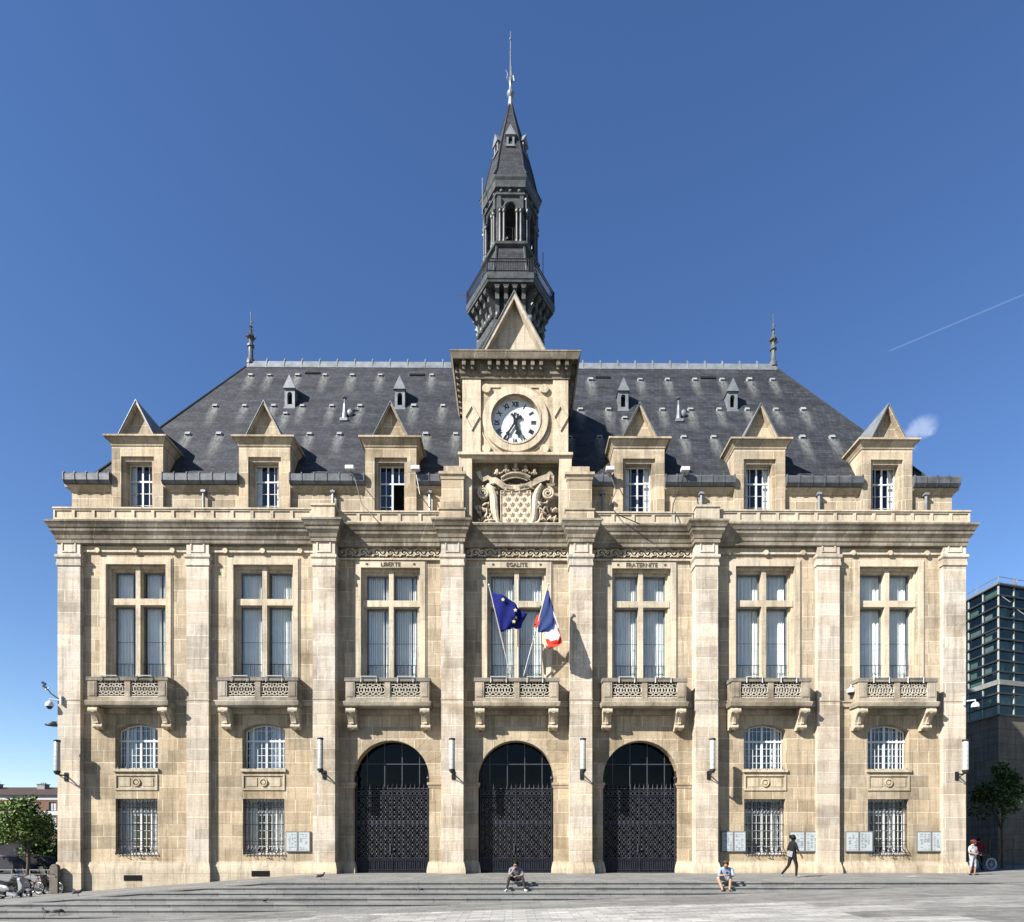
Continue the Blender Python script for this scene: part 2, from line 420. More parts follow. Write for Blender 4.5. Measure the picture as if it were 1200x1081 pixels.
# ---- parapet with recessed panels
zpt = Z(594.5, -.28, 62)
def parapet(x0, x1, y, pitch=.935):
    m = MB(); n = max(1, round((x1-x0)/pitch)); st = (x1-x0)/n
    m.box(x0, x1, y+.05, y+.35, zc, zpt-.05)
    m.box(x0-.02, x1+.02, y-.04, y+.4, zpt-.07, zpt)
    m.box(x0, x1, y, y+.05, zc, zc+.12); m.box(x0, x1, y, y+.05, zpt-.14, zpt-.07)
    for k in range(n+1):
        cx = x0+st*k; m.box(max(x0, cx-.07), min(x1, cx+.07), y, y+.05, zc+.12, zpt-.14)
    m.build('parapet', TRIM, HALL)
bx = [(PX[i][0]-.06, PX[i][1]+.06) for i in range(8)]
parapet(XL, bx[2][0], -.28); parapet(bx[5][1], XR, -.28)
parapet(bx[2][1], bx[3][0], -.05); parapet(bx[4][1], bx[5][0], -.05)
for sx in (XL+.01, XR-.36): m = MB(); m.box(sx, sx+.35, .13, YB, zc, zpt-.01); m.build('parapet', TRIM, HALL)
for i in (2, 5):
    m = MB(); m.box(bx[i][0]+.04, bx[i][1]-.04, YC-.15, .3, zc, zpt+.12); m.box(bx[i][0], bx[i][1], YC-.20, .32, zpt+.05, zpt+.12+.03); m.build('parapet_block', TRIM, HALL)

# ---- attic storey
YA = .9; zg1, zg0 = Z(553, .5, 90), Z(565.5, .5, 90)
DPX = [161, 310, 458, 749, 890.5, 1039.5]
YD = .68
DX = [X(p, YD) for p in DPX]
HWD = 1.22
zdc = Z(509, YD-.25, 161); zdb = Z(522, YD, 161)
m = MB(); prA = [(-.05, zg0-.28), (.04, zg0-.26), (.06, zg0-.2), (.2, zg0-.1), (.22, zg0), (-.2, zg0)]
ea = [XL+.05]+[e for x in DX for e in (x-HWD+.02, x+HWD-.02)]+[XR-.05]
for k in range(0, len(ea), 2):
    a, b = ea[k], ea[k+1]; m.box(a, b, YA, 2.6, zc+.001, zg0)
    pth = [(a, YA), (b, YA)]
    if k == 0: pth = [(a, YB-.6)]+pth
    if k == len(ea)-2: pth = pth+[(b, YB-.6)]
    m.sweep(pth, prA)
for a in (XL+.05, XR-.45): m.box(a, a+.4, 2.6, YB-.5, zc+.001, zg0)
m.box(XL+.05, XR-.05, YB-.9, YB-.5, zc+.001, zg0+.01)
m.build('attic_wall', STONE, HALL)
# gutters between the dormers
edges = [XL-.12]+[e for x in DX for e in (x-HWD, x+HWD)]+[XR+.12]
tw0, tw1 = X(516, -.1), X(694, -.1)
for k in range(0, len(edges), 2):
    a, b = edges[k], edges[k+1]
    spans = [(a, b)] if not (a < 0 < b) else [(a, tw0), (tw1, b)]
    for a, b in spans:
        g_ = MB(); gp = [(.0, zg0), (.30, zg0+.01), (.40, zg0+.14), (.42, zg1-.10), (.38, zg1-.04), (.34, zg1), (.20, zg1)]
        g_.sweep([(a, YA), (b, YA)], gp); g_.box(a, b, YA-.1, 2.1, zg0+.05, zg1-.12)
        n = int((b-a)/.66)+1
        for q in range(n+1):
            xx = min(max(a+.03, a+(b-a)*q/n), b-.03); g_.sweep([(xx-.025, YA), (xx+.025, YA)], [(.2, zg0+.0), (.32, zg0-.01), (.425, zg0+.13), (.445, zg1-.09), (.40, zg1+.03), (.2, zg1+.03)])
        g_.build('gutter', LEAD, HALL)
for px in (240, 391, 504, 706, 821, 958.5, 1083.5):
    xx = X(px, .85); d = MB(); d.tube([(xx, .74, zg0-.2), (xx, .74, zc+.1)], .065, 8); d.box(xx-.11, xx+.11, .64, .9, zg0-.34, zg0-.24)
    d.build('downpipe', ZINC, HALL, smooth=True)

# ---- roof
RB = .95; XE = 20.4; YRG = 7.; ZR = Z(428, 7., 596); ZB = zg1-.1; HRG = 15.15
ks = (ZR-ZB)/(YRG-RB); YRB = 2*YRG-RB
m = MB()
m.add([(-XE, RB, ZB), (XE, RB, ZB), (XE, YRB, ZB), (-XE, YRB, ZB), (-HRG, YRG, ZR), (HRG, YRG, ZR)], [(1, 2, 5), (2, 3, 4, 5), (3, 0, 4)])
zq = 20.7; yq = RB+(zq-ZB)/ks; xq = XE-(XE-HRG)*(zq-ZB)/(ZR-ZB)
m.add([(-xq, yq, zq), (xq, yq, zq), (HRG, YRG, ZR), (-HRG, YRG, ZR)], [(0, 1, 2, 3)])
eb = [e for x in DX for e in (x-1.0, x+1.0)]
eb = [None]+eb+[None]
for k in range(0, len(eb), 2):       # slate between the dormers; the dormer rooms open through it
    a, b = eb[k], eb[k+1]; a0, a1 = (-XE, -xq) if a is None else (a, a); b0, b1 = (XE, xq) if b is None else (b, b)
    m.add([(a0, RB, ZB), (b0, RB, ZB), (b1, yq, zq), (a1, yq, zq)], [(0, 1, 2, 3)])
roof = m.build('roof', SLATE, HALL)
def roofpt(px, py):
    dx, dy, v = ray(px, py)
    t = (ZB-EYE+(-D-RB)*ks)/(v-ks*dy)
    return Vector((t*dx, -D+t*dy, EYE+t*v))
sl = math.atan(ks)
def roofM(p): return Matrix.Translation(p) @ Matrix.Rotation(sl, 4, 'X')    # local x, local y up the slope, z out
# ridge cap
m = MB(); zr = ZR
m.sweep([(-HRG-.1, YRG), (HRG+.1, YRG)], [(.22, zr-.38), (.24, zr-.36), (.12, zr+.06), (0, zr+.13), (-.12, zr+.06), (-.24, zr-.36), (-.22, zr-.38)])
for k in range(31):
    xx = -HRG+2*HRG*k/30; m.sweep([(xx-.03, YRG), (xx+.03, YRG)], [(.26, zr-.40), (.15, zr+.1), (0, zr+.32), (-.15, zr+.1), (-.26, zr-.40)])
m.build('ridge_cap', ZINC, roof)
for s in (-1, 1):
    for ey in (RB, YRB): m = MB(); m.tube([(s*HRG, YRG, zr-.02), (s*XE, ey, ZB+.05)], .055, 6); m.build('hip_roll', LEADD, roof)
# ventilation tiles with pale lichen run-off
def lichen():
    mt, nt, b = newmat('lichen_streak'); out = nt.nodes['Material Output']
    uv = nd(nt, 'ShaderNodeTexCoord'); sp = nd(nt, 'ShaderNodeSeparateXYZ', {0: uv.outputs['Object']})
    mr = nd(nt, 'ShaderNodeMapRange', {0: sp.outputs[1], 1: -2.3, 2: -.1, 3: 0., 4: .5})
    ax = nd(nt, 'ShaderNodeMath', {0: sp.outputs[0]}, operation='ABSOLUTE'); mx = nd(nt, 'ShaderNodeMapRange', {0: ax.outputs[0], 1: .08, 2: .34, 3: 1., 4: 0.})
    n = ramp(nt, noise_(nt, pos(nt, 3, 1, 1), 2.5, 7, .75), [(.33, g(0)), (.55, g(1))])
    f = nd(nt, 'ShaderNodeMath', {0: mr.outputs[0], 1: n}, operation='MULTIPLY'); f = nd(nt, 'ShaderNodeMath', {0: f.outputs[0], 1: mx.outputs[0]}, operation='MULTIPLY')
    tr = nd(nt, 'ShaderNodeBsdfTransparent'); b.inputs['Base Color'].default_value = (.22, .23, .225, 1); b.inputs['Roughness'].default_value = .9
    ms = nd(nt, 'ShaderNodeMixShader', {0: f.outputs[0], 1: tr.outputs[0], 2: b.outputs[0]}); nt.links.new(ms.outputs[0], out.inputs[0]); return mt
LICH = lichen()
vents = [(p, 441) for p in (294, 316, 349, 381, 413, 446, 506)]+[(p, 477) for p in (252.5, 287, 321, 354.5, 389, 422, 485, 519)]+[(335, 486)] + \
        [(p, 510) for p in (220.5, 257, 363, 398, 499, 534)]+[(p, 446) for p in (692, 750, 782, 814, 846, 878, 905)] + \
        [(p, 481) for p in (680, 713, 776, 809, 842.5, 875.5, 909, 941)]+[(732, 491)]+[(p, 513.5) for p in (667.5, 702.5, 801, 836, 940, 975)]
vt = MB(); vt.box(-.16, .16, -.14, .12, .0, .02, 0)
vt.box(-.12, -.09, -.09, .1, .02, .09, 0); vt.box(.09, .12, -.09, .1, .02, .09, 0); vt.box(-.13, .13, .06, .11, .02, .10, 0); vt.add([(-.13, .1, .10), (.13, .1, .10), (.12, -.10, .10), (-.12, -.10, .10)], [(0, 1, 2, 3)], 0); vt.box(-.085, .085, -.06, .05, .02, .07, 2)
vt.add([(-.36, -.1, .012), (.36, -.1, .012), (.36, -2.3, .012), (-.36, -2.3, .012)], [(0, 1, 2, 3)], 1)
v0 = None
for p in vents:
    mt = roofM(roofpt(*p))
    if v0 is None: v0 = vt.build('roof_vent', [VENTM, LICH, BLACKH], HALL, nrm=False); o = v0
    else: o = v0.copy(); COL.objects.link(o)
    o.matrix_local = mt @ Matrix.Scale(1.+random.uniform(-.1, .1), 4)
for p in ((366.5, 438), (489, 440), (706.5, 443), (830, 443.5)):
    q = MB(); q.box(-.42, .42, -.10, .10, .0, .05); o = q.build('roof_slot', DARKM, HALL); o.matrix_local = roofM(roofpt(*p))
# small zinc lucarnes
m = MB(); lw, lh = .27, 1.0
m.wall(-lw, lw, 0, lh, 0, [(-.13, .13, .18, .72, .13)], .25)
m.add([(-lw, 0, 0), (-lw, 0, lh), (-lw, 1.6, lh), (-lw, 1.6, 0)], [(0, 1, 2, 3)]); m.add([(lw, 0, 0), (lw, 0, lh), (lw, 1.6, lh), (lw, 1.6, 0)], [(0, 1, 2, 3)])
m.prism([(-lw-.06, lh), (lw+.06, lh), (.0, lh+.72)], -.10, 1.7); m.box(-lw-.04, lw+.04, -.06, .02, -.08, .02)
hole = MB(); hole.add([(-.14, .22, .1), (.14, .22, .1), (.14, .22, .9), (-.14, .22, .9)], [(0, 1, 2, 3)])
l0 = None
for p in ((339.5, 478), (468.5, 479), (730.5, 481), (858.5, 481.5)):
    q = roofpt(*p)
    if l0 is None: l0 = m.build('roof_lucarne', ZINC, HALL, loc=q); hole.build('dark_opening', BLACKH, l0)
    else: copy_tree(l0, q)
m = MB(); m.box(-.2, .2, -.1, .5, -.05, .1); m.lathe([(.17, 0), (.10, .5), (.07, .95)], 0, .15, 8); m.tube([(0, .15, .9), (0, .15, 1.25)], .045, 6); m.ell((0, .15, 1.3), .14, .14, .06); m.ell((.28, .2, .55), .16, .12, .2)
q = m.build('roof_cowl', ZINC, HALL, loc=roofpt(403, 493), smooth=True); copy_tree(q, roofpt(796, 494))
for px, py in ((241, 552.5), (384, 552.5), (817, 558), (956, 556)):
    m = MB(); m.lathe([(.13, 0), (.12, .22), (.15, .24), (0.02, .34)], X(px, 1.2), 1.3, 8); o = m.build('roof_cowl', ZINC, HALL, loc=(0, 0, zg1-.15))
# ridge finials
def finial(h0):
    m = MB()
    m.lathe([(.24, 0), (.22, .25), (.14, .35), (.13, .95), (.20, 1.0), (.20, 1.1), (.12, 1.18), (.10, 1.45), (.22, 1.55), (.15, 1.7), (.06, 1.85), (.05, 2.1), (.11, 2.16), (.03, 2.25), (.02, 2.9)], 0, 0, 8)
    for a in range(4):
        c, s = math.cos(a*PI/2), math.sin(a*PI/2)
        m.tube([(0, 0, 1.35), (.2*c, .2*s, 1.42), (.3*c, .3*s, 1.56), (.24*c, .24*s, 1.66)], .03, 5)
        m.tube([(0, 0, 1.85), (.10*c, .1*s, 1.95), (.14*c, .14*s, 2.05)], .02, 5)
    m.ell((.05, 0, 2.45), .09, .02, .06); m.ell((0, 0, 2.95), .03, .03, .12)
    return m
fn = finial(0).build('ridge_finial', BRKT, HALL, smooth=True, loc=(-HRG+.05, YRG, ZR-.05)); copy_tree(fn, (HRG-.05, YRG, ZR-.05))

# ---- dormers
def pediment(m, hw, h, y0, depth, rec, t, z0, zinc=1, back=None):
    k = h/hw; tt = t/math.sin(math.atan(k))
    o = [(-hw, z0), (hw, z0), (0, z0+h)]; ihw = hw-tt; ih = ihw*k; i_ = [(-ihw, z0), (ihw, z0), (0, z0+ih)]
    A = lambda P, y: [(p[0], y, p[1]) for p in P]
    m.add(A(o, y0)+A(i_, y0), [(0, 3, 5, 2), (1, 2, 5, 4)], 0)
    m.add(A(i_, y0)+A(i_, y0+rec), [(0, 3, 5, 2), (1, 2, 5, 4), (3, 4, 5)], 0)
    m.add(A(o, y0)+A(o, y0+depth), [(3, 5, 4)], 0)
    e = .03
    for s in (-1, 1):   # zinc covering
        m.add([(s*(hw+e), y0-.04, z0), (0, y0-.04, z0+h+e*2), (0, y0+depth, z0+h+e*2), (s*(hw+e), y0+depth, z0)], [(0, 1, 2, 3)], zinc)
        m.add([(s*hw, y0-.04, z0), (0, y0-.04, z0+h), (0, y0-.04, z0+h+e*2), (s*(hw+e), y0-.04, z0)], [(0, 1, 2, 3)], zinc)
m = MB(); hb = zdc-.12
zt1, zt2 = Z(535, YD, 161), Z(541, YD+.12, 161)
z0_ = zc+.02
m.wall(-HWD, HWD, z0_, zdc-.3, 0, [(-.78, .78, z0_-1, zt1, 0)], .12)
m.wall(-.78, .78, z0_, zt1, .12, [(-.63, .63, z0_-1, zt2, 0)], .42)
for s in (-1, 1): m.add([(s*HWD, 0, z0_), (s*HWD, 5, z0_), (s*HWD, 5, zdc-.1), (s*HWD, 0, zdc-.1)], [(0, 1, 2, 3)])
m.sweep([(-HWD, 5), (-HWD, 0), (HWD, 0), (HWD, 5)], [(-.1, zdb-.06), (.03, zdb-.04), (.05, zdb+.04), (.10, zdb+.12), (.20, zdb+.30), (.25, zdc-.1), (.27, zdc-.08), (.27, zdc), (-1.3, zdc+.01)])
pediment(m, .84, Z(469.5, YD-.15, 161)-zdc, -.12, 4.2, .28, .06, zdc+.012)
m.add([(-HWD-.25, -.25, zdc+.008), (HWD+.25, -.25, zdc+.008), (HWD+.25, 4.5, zdc+.008), (-HWD-.25, 4.5, zdc+.008)], [(0, 1, 2, 3)], 1)
dm0 = m
def casement(w2, z0, z1, cols, rows, trans, mb, thick=.045, thin=.016, y=0, rise=0):
    """white casement frame, half width w2; two leaves, transom at trans (0..1), muntins"""
    zt_ = z0+(z1-z0)*trans
    for xx in (-w2+thick/2, w2-thick/2, 0): mb.box(xx-thick*(1.0 if xx == 0 else .6), xx+thick*(1. if xx == 0 else .6), y-.05, y+.02, z0, z1)
    for zz in (z0+.03, z1-.03, zt_): mb.box(-w2+.01, w2-.01, y-.045, y+.015, zz-.035, zz+.035)
    for k in range(1, cols):
        xx = -w2+2*w2*k/cols
        if abs(xx) > .05: mb.box(xx-thin, xx+thin, y-.03, y+.012, z0+.01, z1-.01)
    for a, b, n in ((z0, zt_, rows), (zt_, z1, 1)):
        for k in range(1, n): zz = a+(b-a)*k/n; mb.box(-w2+.02, w2-.02, y-.028, y+.01, zz-thin, zz+thin)
wf = MB(); casement(.62, z0_+.25, zt2+.02, 4, 4, .74, wf, .036, .012, .5)
pn = MB(); pn.add([(-.62, .515, z0_), (.62, .515, z0_), (.62, .515, zt2+.03), (-.62, .515, zt2+.03)], [(0, 1, 2, 3)])
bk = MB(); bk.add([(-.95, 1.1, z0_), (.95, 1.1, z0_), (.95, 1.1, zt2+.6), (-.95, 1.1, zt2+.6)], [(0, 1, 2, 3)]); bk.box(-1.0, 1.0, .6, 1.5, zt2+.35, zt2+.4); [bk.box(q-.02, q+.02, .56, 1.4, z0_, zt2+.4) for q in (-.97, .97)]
cu = MB()
for s in (-1, 1):
    cu.add([(s*(.36+.26*k/8), .62+.02*(k % 2), zz) for zz in (z0_, zt2) for k in range(9)], [(k, k+1, k+10, k+9) for k in range(8)])
d0 = None
for k, x in enumerate(DX):
    if d0 is None:
        d0 = dm0.build('dormer', [STONE, ZINC], HALL, loc=(x, YD, 0))
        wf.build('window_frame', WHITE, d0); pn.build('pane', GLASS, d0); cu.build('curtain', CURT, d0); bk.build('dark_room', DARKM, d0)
    elif k != 2: copy_tree(d0, (x, YD, 0))
    else:   # third dormer has one leaf standing open
        o = dm0.build('dormer', [STONE, ZINC], HALL, loc=(x, YD, 0)); q = MB(); casement(.62, z0_+.25, zt2+.02, 4, 4, .72, q, y=.5)
        zt_ = z0_+.25+(zt2+.02-z0_-.25)*.72
        fr = MB(); 
        half = MB(); casement(.62, z0_+.25, zt2+.02, 4, 4, .72, half, y=.5)
        # drop every bar piece of the right lower leaf
        for b_ in range(0, len(half.v), 8):
            vs = half.v[b_:b_+8]; x0 = min(v.x for v in vs); x1 = max(v.x for v in vs); a = min(v.z for v in vs); b = max(v.z for v in vs)
            if x0 > .1 and x1 < .55: a = zt_
            if x0 < -.3 and x1 > .3 and b < zt_-.05 and a > z0_+.3: x1 = 0
            fr.box(x0, x1, min(v.y for v in vs), max(v.y for v in vs), a, b)
        fr.build('window_frame', WHITE, o)
        p2 = MB(); p2.add([(-.62, .515, z0_), (0, .515, z0_), (0, .515, zt_), (-.62, .515, zt_)], [(0, 1, 2, 3)]); p2.add([(-.62, .515, zt_), (.62, .515, zt_), (.62, .515, zt2+.03), (-.62, .515, zt2+.03)], [(0, 1, 2, 3)])
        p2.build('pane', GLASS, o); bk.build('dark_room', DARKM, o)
        lf = MB(Matrix.Translation((.6, .5, 0)) @ Matrix.Rotation(R_(-100), 4, 'Z'))
        for a in (-.56, -.28, 0): lf.box(a-.02, a+.02, -.02, .02, z0_+.25, zt_)
        for kk in range(5): zz = z0_+.27+(zt_-z0_-.3)*kk/4; lf.box(-.56, 0, -.018, .018, zz-.015, zz+.015)
        lf.build('open_leaf', WHITE, o)

# ---- tall windows of the first floor with balconies
def tall_window(mid):
    zo = z_op[1 if mid else 0]; zf = z_fr[1 if mid else 0]
    if mid: zf = Z(659, YM, 450)
    st = MB()
    st.box(-W_FR, -W_OP, -.07, .01, z_sl, zf); st.box(W_OP, W_FR, -.07, .01, z_sl, zf); st.box(-W_OP, W_OP, -.07, .01, zo, zf)
    st.box(-W_FR-.06, -W_FR, -.035, .01, z_sl, zf+.06); st.box(W_FR, W_FR+.06, -.035, .01, z_sl, zf+.06); st.box(-W_FR, W_FR, -.035, .01, zf, zf+.06)
    st.wall(-W_OP, W_OP, z_sl, zo, .16, [(-W_OP+.09, W_OP-.09, z_sl-1, zo-.12, 0)], .14)
    st.wall(-W_OP+.09, W_OP-.09, z_sl, zo-.12, .30, [(-W_GL, W_GL, z_sl-1, zo-.22, 0)], .2)
    zt0, zt1_ = (Z(708.5, YS, 300), Z(701, YS, 300))
    st.box(-.11, .11, .12, .46, z_sl, zo-.02); st.box(-W_OP+.03, -.11, .12, .46, zt0, zt1_); st.box(.11, W_OP-.03, .12, .46, zt0, zt1_)
    fr = MB(); zg = zo-.22
    for s in (-1, 1):
        a, b = (s*.12, s*W_GL) if s > 0 else (s*W_GL, s*.12)
        for x in (a+.03, b-.03): fr.box(x-.03, x+.03, .44, .50, z_sl, zt0); fr.box(x-.03, x+.03, .44, .50, zt1_, zg)
        for z in (z_sl+.05, zt0-.03, zt1_+.03, zg-.03): fr.box(a+.061, b-.061, .44, .50, z-.03, z+.03)
    rl = MB()
    zr_ = z_sl+1.05
    for s in (-1, 1):
        a, b = (s*.13, s*(W_GL-.02)) if s > 0 else (s*(W_GL-.02), s*.13)
        rl.tube([(a, .36, zr_), (b, .36, zr_)], .018, 5)
        for k in range(6): x = a+(b-a)*(k+.5)/6; rl.tube([(x, .36, z_sl), (x, .36, zr_)], .010, 4)
        rl.tube([(a, .42, zr_+1.05), (b, .42, zr_+1.05)], .010, 4)
    gl = MB(); gl.add([(-W_GL, .475, z_sl), (W_GL, .475, z_sl), (W_GL, .475, zg), (-W_GL, .475, zg)], [(0, 1, 2, 3)])
    return st, fr, rl, gl, zg
def curtain(seed, gaps):
    rnd = random.Random(seed); m = MB(); zg = z_op[0]-.2
    for s in (-1, 1):
        for (u0, u1, dens) in gaps:
            n = max(8, int((u1-u0)*dens*2.6)); a = s*.12+s*(W_GL-.12)*u0 if s > 0 else -W_GL+(W_GL-.12)*u0; b = s*.12+s*(W_GL-.12)*u1 if s > 0 else -W_GL+(W_GL-.12)*u1
            ph = rnd.random()*6
            xs = [a+(b-a)*k/n for k in range(n+1)]
            ys = [.66+.07*math.sin(ph+k*2.1)+.03*rnd.random() for k in range(n+1)]
            m.add([(x+(.03*math.sin(k) if zz < z_sl+.2 else 0), y, zz) for zz in (z_sl-.1, z_sl+2.2, zg) for k, (x, y) in enumerate(zip(xs, ys))],
                  [(j*(n+1)+k, j*(n+1)+k+1, (j+1)*(n+1)+k+1, (j+1)*(n+1)+k) for j in (0, 1) for k in range(n)])
    return m
def balcony(hw, dep):
    """rail top at z, centred on x=0, wall plane y=0, projects dep"""
    zr1, zr0 = Z(795, YS-.6), Z(799.5, YS-.6); zbs = Z(818, YS-.6); zs0 = Z(829, YS-.6); zsm = Z(823, YS-.6)
    b = MB(); pr = [(-.02, zs0-.02), (.0, zs0), (.06, zs0+.04), (.09, zsm-.08), (.10, zsm-.02), (.10, zsm), (.04, zsm+.02), (0, zsm+.05), (-.02, zsm+.05)]
    b.box(-hw, hw, -dep, .02, zs0, zsm+.05)
    b.sweep([(-hw, .02), (-hw, -dep), (hw, -dep), (hw, .02)], pr)
    b.box(-hw+.1, hw-.1, -.2, 0, zs0-.24, zs0-.0)
    bl = MB(); t = .2
    bl.box(-hw-.05, hw+.05, -dep-.04, -dep+t+.04, zr0, zr1, 1)
    for s in (-1, 1): bl.box(*(sorted((s*(hw-t-.02), s*(hw+.04)))), -dep+t+.04, 0, zr0, zr1, 1)
    bl.box(-hw, hw, -dep, -dep+t, zsm+.05, zbs)
    for s in (-1, 1):
        bl.box(*sorted((s*(hw-.42), s*hw)), -dep-.01, -dep+t, zbs, zr0)
        bl.box(*sorted((s*(hw-.35), s*(hw-.07))), -dep-.03, -dep-.01, zbs+.04, zr0-.05)
        bl.box(*sorted((s*(hw-t), s*hw)), -dep+t, 0, zsm+.05, zr0)
    bl.box(-.13, .13, -dep, -dep+t, zbs, zr0)
    pn_ = MB(); zm = (zbs+zr0)/2; hh = (zr0-zbs)/2
    for s in (-1, 1):
        a, c = (.13, hw-.42); n = 5; st = (c-a)/n
        for k in range(n):
            cx = s*(a+st*(k+.5))
            for r0 in (hh*.78, hh*.42):
                pn_.disc_ring(cx, zm, -dep+.05, -dep+.13, r0-.032, r0+.0, 12)
        for k in range(n+1):
            cx = s*(a+st*k)
            for q in (-1, 1): pn_.tube([(cx-st*.28, -dep+.09, zm+q*hh), (cx, -dep+.09, zm+q*hh*.25), (cx+st*.28, -dep+.09, zm+q*hh)], .024, 4)
    pn_.box(-hw+.42, -.13, -dep+.04, -dep+.14, zbs, zbs+.04); pn_.box(.13, hw-.42, -dep+.04, -dep+.14, zbs, zbs+.04)
    pn_.box(-hw+.42, hw-.42, -dep+.15, -dep+.165, zbs, zr0, 1)  # dark sheet painted in for the shade behind the piercings
    cb = MB()   # scroll bracket
    H = .98; prf = [(0, 0), (dep*.86, 0), (dep*.92, -.09), (dep*.90, -.24), (dep*.72, -.34), (dep*.58, -.50), (dep*.50, -.62), (dep*.50, -.70), (dep*.36, -.78), (dep*.34, -.86), (dep*.40, -.92), (dep*.30, -H), (0, -H)]
    for hw2, off in ((.20, 0), (.07, .07)):
        P = [(max(0, p[0])+(off if p[0] > 0 else 0), p[1]) for p in prf]; n = len(P)
        cb.add([(-hw2, -p[0], zs0-.02+p[1]) for p in P]+[(hw2, -p[0], zs0-.02+p[1]) for p in P],
               [list(range(n)), list(range(2*n-1, n-1, -1))]+[(i, (i+1) % n, n+(i+1) % n, n+i) for i in range(n)])
    M0 = cb.M
    for yy, zz, rr in ((-dep*.86, zs0-.16, .13), (-dep*.42, zs0-.84, .10)):
        cb.M = Matrix.Translation((0, yy, zz)) @ Matrix.Rotation(PI/2, 4, 'Y'); cb.lathe([(rr*.5, -.23), (rr, -.22), (rr, .22), (rr*.5, .23)], 0, 0, 12)
    cb.M = M0
    bk_ = MB()
    for c in (-.62, .62):
        c *= hw/1.85
        bk_.tube([(c*1.3-.36, -dep-.10, zr0-.06), (c*1.3-.36, -dep-.10, zr1+.03), (c*1.3+.36, -dep-.10, zr1+.03), (c*1.3+.36, -dep-.10, zr0-.06)], .022, 4)
        for q in (-.36, .36): bk_.tube([(c*1.3+q, -dep-.10, zr1+.03), (c*1.3+q, -dep+.25, zr1+.03)], .018, 4)
    return b, bl, pn_, cb, bk_
tw = {}; bc = {}
for i in range(7):
    md = i in MID; dep = .72 if not md else .80; hw = 1.82 if not md else 1.93
    if md not in tw:
        st, fr, rl, gl, zg = tall_window(md)
        wo = st.build('window_surround', TRIM, HALL, loc=(BAY[i], yw(i), 0))
        fr.build('window_frame', plain('grey_blue_frame', (.16, .19, .22), .5), wo); rl.build('window_rail', IRON, wo); gl.build('pane', GLASS, wo)
        tw[md] = wo
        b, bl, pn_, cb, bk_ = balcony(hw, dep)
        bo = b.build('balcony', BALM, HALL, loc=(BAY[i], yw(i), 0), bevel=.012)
        bl.build('balustrade', [BALM, RAILM], bo, bevel=.01); pn_.build('pierced_panel', [plain('bleached_stone', (.62, .57, .48), .85), plain('shade_backing', (.05, .045, .04), .9)], bo)
        for s in (-1, 1):
            cbo = cb.build('bracket', TRIM, bo, loc=(s*(hw-.22), 0, 0), bevel=.01)
        if not md: bk_.build('planter_holder', WHITE, bo)
        bc[md] = bo
    else:
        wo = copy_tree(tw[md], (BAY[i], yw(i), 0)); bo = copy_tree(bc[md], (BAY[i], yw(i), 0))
    gaps = {0: ((0, .62, 9), (.75, 1, 12)), 1: ((0, .8, 10), (.85, 1, 9)), 2: ((0, .72, 12), (.78, 1, 14)), 3: ((0, .5, 9), (.6, 1, 9)), 4: ((0, .75, 9), (.8, 1, 8)), 5: ((.15, 1, 7),), 6: ((.2, .98, 6),)}[i]
    curtain(i, gaps).build('curtain', CURT, wo)
    if i == 2: bk_.build('planter_holder', WHITE, bo)
# carved words above the three middle windows
for i, wd in zip(MID, ('LIBERTE', 'EGALITE', 'FRATERNITE')):
    t = MB(); text_bm(t, wd.replace('', ' ').strip() if False else wd, .27, face_front(BAY[i], YM-.085, (z_op[1]+Z(659, YM, 450))/2), .012)
    t.build('carved_inscription', LETTER, HALL)
    for s in (-1, 1):
        t = MB(); text_bm(t, '*', .26, face_front(BAY[i]+s*1.12, YM-.085, (z_op[1]+Z(659, YM, 450))/2-.03), .012); t.build('carved_star', LETTER, HALL)

